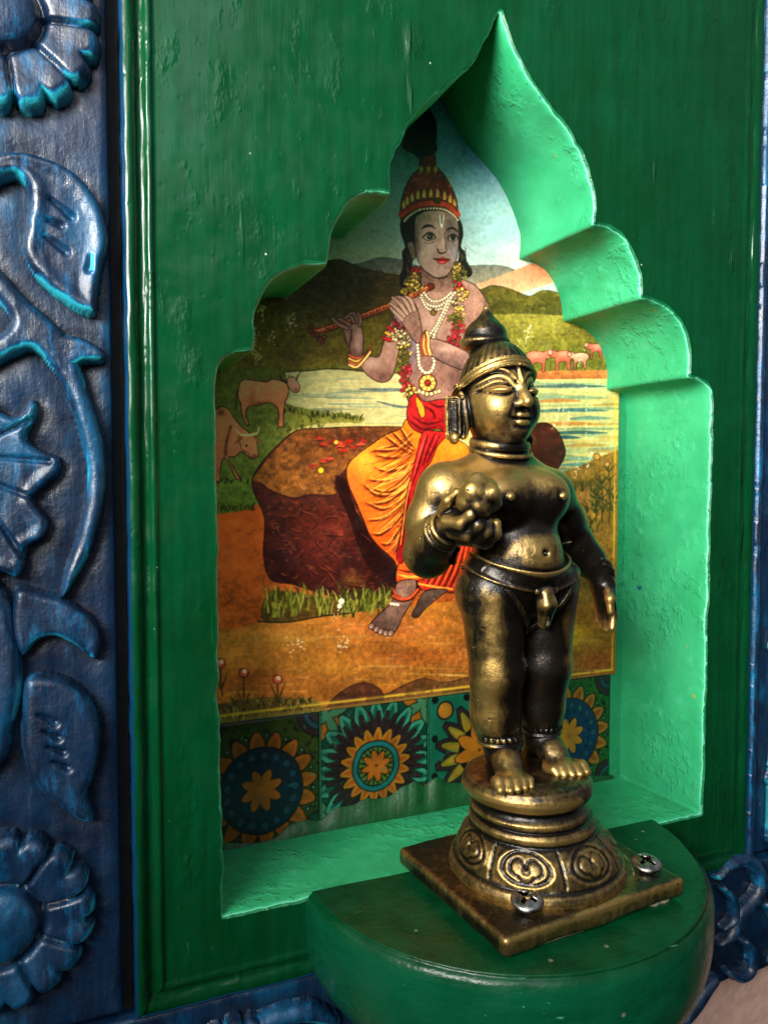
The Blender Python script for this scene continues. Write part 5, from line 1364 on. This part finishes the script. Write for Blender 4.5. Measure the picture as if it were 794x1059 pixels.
    A.blob(hz([(300, 330)])[0], (10, 14), (150, 62, 40), .5)
    for k in range(70): A.dot(hz([(r.uniform(180, 520), r.uniform(250, 470))])[0], r.uniform(.5, 1.0), [(186, 128, 70), (60, 16, 14), (206, 160, 90)][k % 3], a=.7)
    for k, (x, y) in enumerate(((180, 470), (205, 440), (238, 420), (278, 402), (320, 395), (366, 390), (412, 390), (460, 408), (498, 432), (526, 462))):
        A.poly(hz([(x-14, y+26), (x-12, y-5), (x, y-32), (x+12, y-5), (x+14, y+26), (x, y+36)]), (206, 160, 84), ol=.7, n=3, olc=(70, 26, 16))
    A.stroke(hz([(165, 540), (210, 505), (290, 470), (380, 458), (460, 468), (520, 500), (548, 540)]), 6.0, (176, 66, 34)); A.stroke(hz([(165, 522), (210, 488), (290, 452), (380, 440), (460, 450), (520, 482), (548, 522)]), 1.1, (70, 22, 14))
    for t in np.linspace(0, 1, 26):
        P = catmull(hz([(185, 585), (225, 545), (290, 508), (380, 498), (460, 508), (515, 540), (548, 578)]), 12); p = P[int(t*(len(P)-1))]; A.dot(p, 1.15, (226, 214, 176), .4)
    A.poly(hz([(385, 435), (410, 425), (440, 440), (420, 465), (395, 460)]), (70, 60, 26), ol=.6, n=3)
    for x in (300, 350, 398): A.poly(hz([(x-16, 226), (x, 205), (x+16, 226), (x, 262)]), (170, 128, 60), ol=.6, n=3)
    plume = hz([(300, 165), (240, 120), (180, 90), (170, 50), (190, 0), (230, -80), (290, -150), (340, -190), (390, -120), (405, -40), (400, 40), (408, 90), (380, 130), (340, 140), (310, 150)])
    A.poly(plume, (16, 22, 34), ol=.8, olc=(10, 14, 20)); A.blob(hz([(270, 0)])[0], (10, 18), (24, 44, 66), .6)
    for k in range(40):
        x, y = r.uniform(190, 400), r.uniform(-130, 130); A.stroke(hz([(x, y), (x-10, y+14)]), .7, [(30, 60, 80), (8, 10, 16), (34, 50, 44)][k % 3], a=.6)
    # far upper arm and forearm with the right hand to the flute's left end
    A.poly(fz([(410, 190), (385, 230), (365, 270), (345, 330), (325, 390), (290, 390), (262, 400), (250, 430), (275, 465), (310, 490), (345, 497), (375, 480), (395, 430), (410, 350), (430, 280)]), SK, ol=1.2, col2=(122, 90, 78), g=fz([(330, 370), (340, 490)]))
    A.blob(fz([(300, 420)])[0], (9, 6), SKL, .6).blob(fz([(350, 470)])[0], (9, 5), SKS, .5).blob(fz([(395, 230)])[0], (3, 9), (118, 122, 156), .7)
    A.poly(fz([(180, 270), (195, 245), (225, 240), (250, 260), (262, 320), (258, 370), (250, 400), (215, 400), (205, 360), (188, 320)]), SK, ol=1.1, col2=(112, 82, 72), g=fz([(240, 260), (190, 350)]))
    A.blob(fz([(240, 330)])[0], (4, 10), SKL, .6).line(fz([(205, 350), (212, 300), (208, 270)]), 2, (64, 44, 38), .8)
    # flute
    A.stroke(fz([(60, 292), (200, 248), (380, 178), (540, 103)]), 7.0, (64, 28, 16), smooth_=False); A.stroke(fz([(60, 291), (200, 247), (380, 177), (540, 102)]), 5.2, (164, 82, 44), smooth_=False); A.stroke(fz([(70, 286), (200, 243), (380, 173), (530, 103)]), 1.4, (218, 140, 84), smooth_=False)
    for x in (110, 140, 172, 262, 290, 318, 345, 470): 
        y = np.interp(x, [60, 200, 380, 540], [291, 247, 177, 102]); A.dot(fz([(x, y)])[0], 1.1, (70, 26, 16)); A.stroke(fz([(x+10, y-14), (x+14, y+8)]), .8, (100, 44, 24))
    A.poly(fz([(526, 92), (548, 92), (552, 110), (532, 118)]), (96, 44, 26), ol=.8, n=3)
    for p in ((45, 268), (44, 285), (55, 300), (80, 318), (95, 330), (100, 312), (70, 300), (86, 322)): A.dot(fz([p])[0], 2.0, (130, 66, 40), .8)
    # fingers of that hand
    for a_, b_, c_ in (((196, 275), (160, 258), (135, 235)), ((205, 262), (180, 245), (163, 238)), ((225, 250), (205, 222), (190, 232)), ((238, 250), (225, 216), (208, 214)), ((246, 262), (250, 240), (240, 215))):
        A.stroke(fz([a_, b_, c_]), 4.4, (44, 28, 24)); A.stroke(fz([a_, b_, c_]), 3.0, (156, 122, 106))
    # bangles and armlet
    for k, t in enumerate((0, 14, 28, 40)): A.stroke(fz([(203, 385+t), (235, 398+t*.9), (268, 385+t*.4), (290, 358+t*.35)]), 3.6, (70, 26, 16)); A.stroke(fz([(203, 385+t), (235, 398+t*.9), (268, 385+t*.4), (290, 358+t*.35)]), 2.2, [(196, 96, 66), (232, 196, 96), (206, 110, 70), (236, 206, 120)][k])
    for k, t in enumerate((0, 16, 32)): A.stroke(fz([(362-t*.55, 270+t*1.4), (385-t*.4, 285+t*1.2), (412-t*.3, 276+t*1.2)]), 4.4, (60, 22, 14)); A.stroke(fz([(362-t*.55, 270+t*1.4), (385-t*.4, 285+t*1.2), (412-t*.3, 276+t*1.2)]), 2.8, [(170, 44, 40), (222, 170, 70), (176, 48, 42)][k])
    # garland of flowers, both sides
    gl = catmull(fz([(455, 60), (440, 110), (425, 150)]), 6); 
    def garland(P, sizes, pal):
        P = np.array(P)
        for k, p in enumerate(P):
            for q in range(20):
                a_ = r.uniform(0, 2*pi); rr = sizes*r.uniform(.1, 1.25); cc = pal[k] if r.random() < .8 else (96, 104, 46)
                A.dot((p[0]+rr*cos(a_), p[1]+rr*sin(a_)), r.uniform(.8, 2.0), tuple(np.array(cc)*r.uniform(.8, 1.15)), .55, (56, 34, 20))
    Y_, R_, G_, W_ = (214, 190, 96), (190, 48, 62), (124, 128, 52), (224, 208, 160)
    garland(fz([(475, 40), (468, 70), (450, 95), (440, 120), (480, 105)]), 4.5, [R_, Y_, Y_, (170, 150, 60), Y_])
    garland(fz([(640, 30), (655, 60), (650, 105), (665, 135), (650, 170), (645, 210), (640, 240), (650, 270), (640, 310), (632, 340)]), 6.0, [Y_, G_, R_, Y_, W_, Y_, G_, R_, R_, (160, 40, 54)])
    garland(fz([(405, 265), (410, 300), (425, 330), (430, 365), (425, 395), (420, 430), (440, 445), (430, 480), (440, 510), (450, 535)]), 6.4, [(150, 50, 56), W_, W_, Y_, G_, G_, R_, R_, R_, Y_])
    # pearls
    for P_, rr in ((fz([(500, 140), (515, 170), (545, 185), (580, 180), (615, 150), (635, 130)]), 1.5), (fz([(510, 130), (530, 155), (555, 165), (590, 155), (620, 130)]), 1.4), (fz([(498, 150), (520, 190), (550, 200), (590, 192)]), 1.3),
                   (fz([(620, 150), (600, 200), (570, 260), (550, 310), (548, 380), (552, 420), (535, 455), (510, 455), (492, 430), (488, 390), (482, 330)]), 1.7), (fz([(605, 165), (585, 215), (560, 265), (535, 300), (520, 340)]), 1.5)):
        Q = resample(catmull(P_, 8), rr*2.05)
        for p in Q: A.dot(p, rr, (226, 214, 180), .5, (60, 44, 30)); A.dot((p[0]-.4, p[1]-.5), rr*.4, (250, 246, 230))
    A.dot(fz([(548, 210)])[0], 2.6, (120, 100, 40), .8)
    A.dot(fz([(525, 500)])[0], 8.6, (196, 150, 64), 1.0, (50, 26, 12))
    for a_ in np.linspace(0, 2*pi, 9, endpoint=False): A.dot((310+525/3.97+6*cos(a_), 270+500/3.97+6*sin(a_)), 2.2, (226, 190, 100), .6, (80, 40, 16))
    A.dot(fz([(525, 500)])[0], 2.4, (140, 40, 36), .8)
    for x in (490, 505, 522, 540, 558, 572): A.dot(fz([(x, 548-abs(x-530)*.35)])[0], 1.8, (226, 206, 150), .6)
    # near forearm and hand over the flute
    A.poly(fz([(520, 320), (560, 320), (620, 340), (700, 380), (740, 410), (740, 460), (680, 450), (620, 430), (560, 400), (515, 370)]), SK, ol=1.2, col2=(106, 82, 76), g=fz([(620, 340), (610, 430)]))
    A.blob(fz([(600, 360)])[0], (12, 4), SKL, .6)
    A.poly(fz([(375, 190), (372, 160), (400, 140), (440, 145), (470, 170), (490, 220), (500, 280), (505, 320), (480, 335), (450, 300), (430, 270), (410, 240), (395, 215)]), (168, 134, 118), ol=1.1, col2=(136, 104, 92), g=fz([(400, 200), (500, 260)]))
    for a_, b_, c_, d_ in (((440, 215), (420, 185), (400, 165), (380, 148)), ((428, 225), (405, 200), (388, 185), (370, 172)), ((455, 205), (440, 175), (425, 155), (405, 145)), ((470, 200), (460, 170), (448, 152), (435, 146)), ((420, 240), (400, 220), (385, 205), (372, 190))):
        A.stroke(fz([a_, b_, c_, d_]), [5, 4.8, 4.2, 3.2], (50, 32, 28)); A.stroke(fz([a_, b_, c_, d_]), [3.8, 3.6, 3, 2], (186, 154, 136))
    for k, t in enumerate((0, 12, 24, 35)): A.stroke(fz([(535+t*.2-20, 290+t*.0), (508+t*.75-6, 320), (500+t*.8, 350), (510+t*.75, 382)]), 3.6, (74, 28, 16)); A.stroke(fz([(535+t*.2-20, 290), (508+t*.75-6, 320), (500+t*.8, 350), (510+t*.75, 382)]), 2.2, [(200, 104, 70), (236, 204, 110), (212, 120, 78), (240, 214, 134)][k])
    # red sash
    A.poly(dz([(370, 45), (395, 30), (430, 60), (500, 50), (560, 70), (560, 160), (520, 190), (480, 170), (420, 190), (370, 160), (355, 110)]), (172, 36, 34), ol=1.2, col2=(140, 24, 26), g=dz([(420, 60), (440, 180)]))
    for f_ in ([(380, 120), (430, 150), (500, 140)], [(370, 140), (420, 172), (480, 160)], [(430, 80), (460, 100), (470, 130)], [(440, 60), (480, 80), (520, 75)]): A.line(dz(f_), 2.2, (84, 12, 14), .9)
    A.poly(dz([(392, 40), (420, 70), (430, 110), (415, 125), (398, 85)]), (226, 150, 44), ol=.9)
    A.poly(dz([(420, 185), (470, 180), (520, 190), (480, 240), (455, 300), (430, 330), (400, 380), (375, 470), (360, 560), (345, 640), (338, 715), (312, 690), (325, 620), (340, 520), (355, 430), (372, 360), (395, 270)]), (180, 38, 36), ol=1.1, col2=(136, 22, 24), g=dz([(450, 200), (340, 650)]))
    for f_ in ([(440, 195), (420, 260), (392, 350), (378, 400)], [(470, 190), (440, 260), (420, 320)], [(490, 195), (455, 270), (436, 310)], [(365, 440), (350, 540), (335, 650)]): A.line(dz(f_), 2.2, (88, 14, 16), .9)
    A.line(dz([(432, 195), (408, 270), (384, 360)]), 1.6, (226, 96, 84), .8)
    A.stroke(dz([(370, 385), (352, 470), (340, 560), (330, 640)]), 1.0, (220, 150, 60))
    # wear: pale flecks and scuffs where the print has rubbed through
    sc_ = [(270, 318, 7), (272, 322, 5), (303, 334, 6), (299, 331, 4), (262, 345, 9), (264, 360, 8), (280, 350, 5), (268, 372, 4), (295, 305, 3), (345, 640, 3), (352, 668, 6), (358, 664, 4), (310, 666, 5), (300, 669, 3), (548, 345, 3), (600, 372, 3)]
    for x, y, n in sc_:
        for k in range(n*3): A.dot((x+r.normal()*2.4, y+r.normal()*4.2), r.uniform(.4, 1.1), (204, 200, 168), a=.65)
    for (x, y, l, w_) in ((538, 348, 30, 2.0), (548, 335, 26, 2.4), (606, 400, 60, 1.4), (582, 395, 50, 1.0), (590, 425, 20, 2), (578, 422, 22, 1.6), (600, 470, 24, 2.0), (612, 468, 20, 1.6)):
        for k in range(26):
            t = r.random(); A.dot((x-t*6*(l < 40)+r.normal()*w_*.5, y+t*l), r.uniform(.35, .9), (222, 224, 196), a=.6)
    for k in range(700):
        x, y = r.uniform(225, 636), r.uniform(120, 745); A.dot((x, y), r.uniform(.25, .6), (210, 200, 160) if r.random() < .6 else (40, 28, 16), a=.35)
    for x, y in ((330, 738), (322, 739), (314, 741), (338, 736), (300, 744), (290, 747)):
        for k in range(26): A.dot((x+r.normal()*3.2, y+r.normal()*1.5), r.uniform(.5, 1.5), (206, 176, 60), a=.7)
    for k in range(30): A.dot((594+r.normal()*4, 656+r.normal()*8), r.uniform(.8, 2.2), (196, 156, 20), a=.5)
    A.clip_img()
    return A

ART = paint_picture()
PX0, PX1, PZ0, PZ1 = 0.192, 0.981, -0.3865, 0.672
st = 0.00122
xs = np.arange(PX0, PX1, st); zs = np.arange(PZ0, PZ1, st)
X, Z = np.meshgrid(xs, zs, indexing='ij')
# lower edge not quite straight
Zr = Z+(.005*((X-PX0)/(PX1-PX0))-.002)*smooth(.06, 0, Z-PZ0)
Y = DEP-.0045+.0016*fbm(X*5, Zr*5, 0, seed=91, o=2)-.002*smooth(.02, 0, Z-PZ0)*(.5+.5*vnoise(X*9, 1, 1, seed=92))
u, v = picture_of(X.ravel(), np.full(X.size, DEP-.0045), Zr.ravel())
col = ART.sample(u, v)
col = 255*np.clip(col/255, 0, 1)**1.10*np.array((1.04, .972, .91))*(1+.34*smooth(.50, .22, X.ravel()))[:, None]*(1+.10*fbm(X.ravel()*14, Zr.ravel()*14, 3, seed=94, o=4)[:, None])  # left side lightened in the colour to offset the jamb's shade
col = np.clip((col-118)*1.06+118, 4, 255)
stip = vnoise(X.ravel()*330, Zr.ravel()*330, 2, seed=121)*.6+vnoise(X.ravel()*160, Zr.ravel()*160, 4, seed=122)*.6
col = col*(1+(.10+.16*smooth(150, 60, col.mean(1)))[:, None]*stip[:, None])+5*fbm(X.ravel()*50, Zr.ravel()*50, 8, seed=123, o=3)[:, None]
crk = np.exp(-(fbm(X.ravel()*11, Zr.ravel()*7, 5, seed=124, o=4)/.006)**2)*smooth(.0, .3, fbm(X.ravel()*4, Zr.ravel()*4, 6, seed=125))
col = col*(1-.35*crk[:, None])+np.array((190, 178, 140))*.22*crk[:, None]
col = np.clip(col, 3, 250)
e = np.minimum((PX1-X).ravel(), (Zr-PZ0-.002).ravel()-.0)
yl = np.exp(-((e-.0085)/.0022)**2)[:, None]*(0.55+.45*(fbm(X.ravel()*40, Zr.ravel()*40, 2, seed=93)[:, None] > -.25))
col = col*(1-yl*.8)+np.array((206, 168, 40))*yl*.8
ed = (smooth(.004, .001, e))[:, None]; col = col*(1-ed*.6)+np.array((120, 100, 40))*ed*.6
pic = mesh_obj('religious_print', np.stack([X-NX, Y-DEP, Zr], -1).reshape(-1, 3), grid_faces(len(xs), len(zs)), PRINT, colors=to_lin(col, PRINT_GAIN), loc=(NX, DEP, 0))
pic.name = 'picture_print'
tag(pic, 'old colour print of a seated flute player with cows, pasted inside the niche', 'print')

# ------------------------------------------------------------------ tiles below the print
def tile_colors(kind, U, W):
    """U,W in 0..1 (W upward). returns sRGB 0..255"""
    n = U.shape
    def L(c): return np.array(c, float)[None, :]*np.ones((U.size, 1))
    def over(c, m, k): return c*(1-m[:, None])+np.array(k, float)[None, :]*m[:, None]
    def aa(d, w=.006): return np.clip(.5-d/w*.5, 0, 1)
    def petals(c, cx, cy, n_, r0, r1, wd, ph, k, ol=.009, olc=(14, 18, 16), tip=1.0, k2=None):
        r = np.hypot(U-cx, W-cy); th = np.arctan2(W-cy, U-cx)-ph
        u = ((th/(2*pi/n_)+.5) % 1.0-.5)*2*pi/n_
        t = np.clip((r-r0)/(r1-r0), 0, 1); hw = wd*np.sin(np.clip(t, 0, 1)**tip*pi*.86+.25)**.8
        hw = np.where(np.isnan(hw), 0, hw)
        d = np.maximum(np.abs(u)*r-hw, np.maximum(r-r1, r0-r))
        c = over(c, aa(d-ol), olc); c = over(c, aa(d), k)
        if k2: c = over(c, aa(d+wd*.55)*.9, k2)
        return c
    OR, OR2, BL, BK, TQ, OL, PU = (196, 112, 28), (206, 140, 40), (18, 48, 74), (12, 18, 18), (40, 150, 130), (60, 84, 26), (60, 42, 46)
    if kind in (0, 3):
        base = OL if kind == 0 else (40, 112, 44)
        cx, cy = (.50, .43) if kind == 0 else (.50, .47)
        c = L(base)
        # dotted ground and corner rosettes
        rr = np.random.default_rng(11+kind)
        for k in range(300):
            a, b = rr.random(2); rd = rr.uniform(.005, .016)
            d = np.hypot(U-a, W-b); c = over(c, aa(d-rd), BK)
            if rd > .0135: c = over(c, aa(d-rd*.5), base)
        for a, b in ((0, 0), (0, 1), (1, 0), (1, 1)):
            d = np.hypot(U-a, W-b)
            for R_, k in ((.20, BK), (.19, PU), (.145, BK), (.135, (44, 92, 104)), (.09, BK), (.08, (70, 60, 60))): c = over(c, aa(d-R_), k)
        c = petals(c, cx, cy, 16, .30, .47, .062, .1, OR if kind == 0 else OR2, tip=.75, k2=(170, 96, 24))
        for q in range(16):
            a_ = .1+(q+.5)*2*pi/16; d = np.hypot(U-cx-.44*cos(a_), W-cy-.44*sin(a_)); c = over(c, aa(d-.020), BK); c = over(c, aa(d-.011), (120, 176, 150))
        d = np.hypot(U-cx, W-cy); c = over(c, aa(d-.355), BK); c = over(c, aa(d-.343), BL if kind == 0 else (20, 62, 112))
        for q in range(17):
            a_ = q*2*pi/17; e_ = np.hypot(U-cx-.285*cos(a_), W-cy-.285*sin(a_)); c = over(c, aa(e_-.036), BK); c = over(c, aa(e_-.027), (60, 120, 150)); c = over(c, aa(e_-.017), BL); c = over(c, aa(e_-.008), (70, 130, 150))
        for q in range(17):
            a_ = (q+.5)*2*pi/17; e_ = np.hypot(U-cx-.235*cos(a_), W-cy-.235*sin(a_)); c = over(c, aa(e_-.012), BK)
        c = petals(c, cx, cy, 8, .01, .175, .040, .35, (210, 120, 30) if kind == 0 else (226, 160, 50), tip=1.3)
        c = over(c, aa(np.hypot(U-cx, W-cy)-.03), (216, 132, 40))
    elif kind == 1:
        cx, cy = .50, .47
        c = L((14, 84, 62))
        for a, b in ((0.06, .94), (.94, .94), (.06, .06), (.94, .06)):
            c = petals(c, a, b, 4, .0, .22, .055, pi/4+.4, (196, 120, 28)); c = petals(c, a, b, 4, .0, .20, .04, pi/4-.4, (86, 160, 110))
        c = petals(c, cx, cy, 20, .30, .56, .066, .0, (70, 178, 138), tip=.9, k2=(20, 96, 84))
        c = petals(c, cx, cy, 34, .22, .46, .034, .04, PU, tip=.62, ol=.008)
        c = petals(c, cx, cy, 34, .24, .42, .010, .04, (40, 28, 30), ol=0, tip=.7)
        c = petals(c, cx, cy, 18, .19, .325, .043, .1, OR2, tip=.62, k2=(200, 96, 24))
        d = np.hypot(U-cx, W-cy)
        for R_, k in ((.222, BK), (.212, (30, 138, 130)), (.172, BK), (.160, (104, 150, 60))): c = over(c, aa(d-R_), k)
        c = petals(c, cx, cy, 22, .085, .158, .007, 0, (30, 60, 30), ol=.0)
        c = petals(c, cx, cy, 8, .01, .135, .030, .2, (216, 124, 34), tip=1.2)
    else:
        c = L((24, 124, 94))
        for a, b in ((.16, .86), (.86, .86), (.14, .12)):
            d = np.hypot(U-a, W-b); c = over(c, aa(d-.085), BK); c = over(c, aa(d-.070), OR2)
        for a, b in ((.06, .62), (.06, .30), (.06, .96), (.38, .95), (.62, .95), (.95, .6), (.06, .08), (.33, .06), (.93, .3)):
            c = over(c, aa(np.hypot(U-a, W-b)-.032), BK)
        cx, cy = .52, .47
        c = petals(c, cx, cy, 15, .16, .45, .078, .0, PU, tip=.62, ol=.012)
        c = petals(c, cx, cy, 15, .18, .40, .046, .0, (150, 146, 44), tip=.7, k2=(196, 150, 40))
        d = np.hypot(U-cx, W-cy); c = over(c, aa(d-.225), BK)
        c = petals(c, cx, cy, 8, .01, .26, .060, .25, (216, 132, 30), tip=1.25)
    return c
TL = [('olive tile with dark blue disc ringed by orange petals, left end of the row', 0), ('turquoise square tile with a purple-petalled wheel and ring, second from the left', 1),
      ('turquoise square tile with an orange star flower and loose dots, half behind the brass legs', 2), ('green tile with blue disc and yellow flower, right end of the row', 3)]
TX = [0.1905, 0.3875, 0.5835, 0.7805, 0.9715]
for k, (lab, kind) in enumerate(TL):
    x0, x1 = TX[k]+.0006, TX[k+1]-.0010; z0, z1 = -.588, -.386
    if k == 0: z0 -= .004; z1 -= .004
    n = 150; nb = 3
    xs = np.linspace(x0, x1, n); zs = np.linspace(z0, z1, n)
    X, Z = np.meshgrid(xs, zs, indexing='ij')
    U, W = ((X-x0)/(x1-x0)).ravel(), ((Z-z0)/(z1-z0)).ravel()
    wob = .010
    c = tile_colors(kind, U+wob*fbm(U*6, W*6, k, seed=95), W+wob*fbm(U*6, W*6, k+9, seed=96))
    g_ = fbm(U*9, W*9, k, seed=97, o=4)[:, None]; c = c*(1+.22*g_)
    # paint smears from the niche walls
    sm = smooth(.30, .42, fbm(U*5+k*3, W*8, 3, seed=98, o=4)-.55*smooth(.05, .35, W)+.15)[:, None]
    c = c*(1-sm*.85)+np.array((10, 92, 40))*sm*.85
    fl_ = smooth(.52, .60, fbm(U*16, W*16, k+4, seed=99, o=4))[:, None]; c = c*(1-fl_*.5)+np.array((60, 176, 130))*fl_*.5
    e = np.minimum(np.minimum(U, 1-U), np.minimum(W, 1-W)); c = c*(.35+.65*smooth(0, .018, e))[:, None]
    Y = (DEP-.0030+.0014*(1-smooth(0, .02, e))).reshape(n, n)
    cxm, czm = (x0+x1)/2, z0
    o = mesh_obj('tile', np.stack([X-cxm, Y-DEP, Z-czm], -1).reshape(-1, 3), grid_faces(n, n), TILE, colors=to_lin(np.clip(c, 0, 255), TILE_GAIN), loc=(cxm, DEP, czm))
    tag(o, lab, 'tile', 'patterned tiles in a row under the print')

# ------------------------------------------------------------------ light, world, camera
w = bpy.data.worlds.new('World'); scene.world = w; w.use_nodes = True
nt = w.node_tree; nt.nodes.clear()
out = nt.nodes.new('ShaderNodeOutputWorld'); bg = nt.nodes.new('ShaderNodeBackground'); nt.links.new(bg.outputs[0], out.inputs[0])
tc = nt.nodes.new('ShaderNodeTexCoord'); sp = nt.nodes.new('ShaderNodeSeparateXYZ'); nt.links.new(tc.outputs['Generated'], sp.inputs[0])
rp = nt.nodes.new('ShaderNodeValToRGB'); mr = nt.nodes.new('ShaderNodeMapRange')
mr.inputs[1].default_value = -1; mr.inputs[2].default_value = 1
nt.links.new(sp.outputs['Z'], mr.inputs[0]); nt.links.new(mr.outputs[0], rp.inputs[0])
el = rp.color_ramp.elements
el[0].position = 0.25; el[0].color = (0.012, 0.010, 0.008, 1); el[1].position = 0.85; el[1].color = (0.55, 0.60, 0.75, 1)
e = el.new(0.5); e.color = (0.13, 0.125, 0.12, 1)
nt.links.new(rp.outputs[0], bg.inputs[0]); bg.inputs[1].default_value = WORLD

def area(name, loc, target, size, power, color, spread=180):
    l = bpy.data.lights.new(name, 'AREA'); l.shape = 'RECTANGLE'; l.size = size[0]*S; l.size_y = size[1]*S
    l.energy = power*S*S; l.color = color; l.spread = radians(spread)
    o = bpy.data.objects.new(name, l); COL.objects.link(o)
    from mathutils import Vector
    o.location = Vector(loc)*S; d = (Vector(target)-Vector(loc)); o.rotation_euler = d.to_track_quat('-Z', 'Y').to_euler()
    return o
for a in LIGHTS: area(*a)

cam = bpy.data.cameras.new('camera'); cam.sensor_fit = 'HORIZONTAL'; cam.sensor_width = 36; cam.lens = FPX/794*36
cam.clip_start = 0.005; cam.clip_end = 50
co = bpy.data.objects.new('camera', cam); COL.objects.link(co); scene.camera = co
co.location = (0, -S, 0); co.rotation_euler = (radians(90)+PIT, 0, -YAW)
cam.dof.use_dof = True; cam.dof.focus_distance = 1.08*S; cam.dof.aperture_fstop = FSTOP
scene.view_settings.view_transform = 'Standard'; scene.view_settings.look = 'None'; scene.view_settings.exposure = 0; scene.view_settings.gamma = 1
scene.render.resolution_x, scene.render.resolution_y = 767, 1024
scene.cycles.max_bounces = 8; scene.cycles.diffuse_bounces = 4; scene.cycles.glossy_bounces = 4
try: scene.cycles.use_denoising = True
except Exception: pass
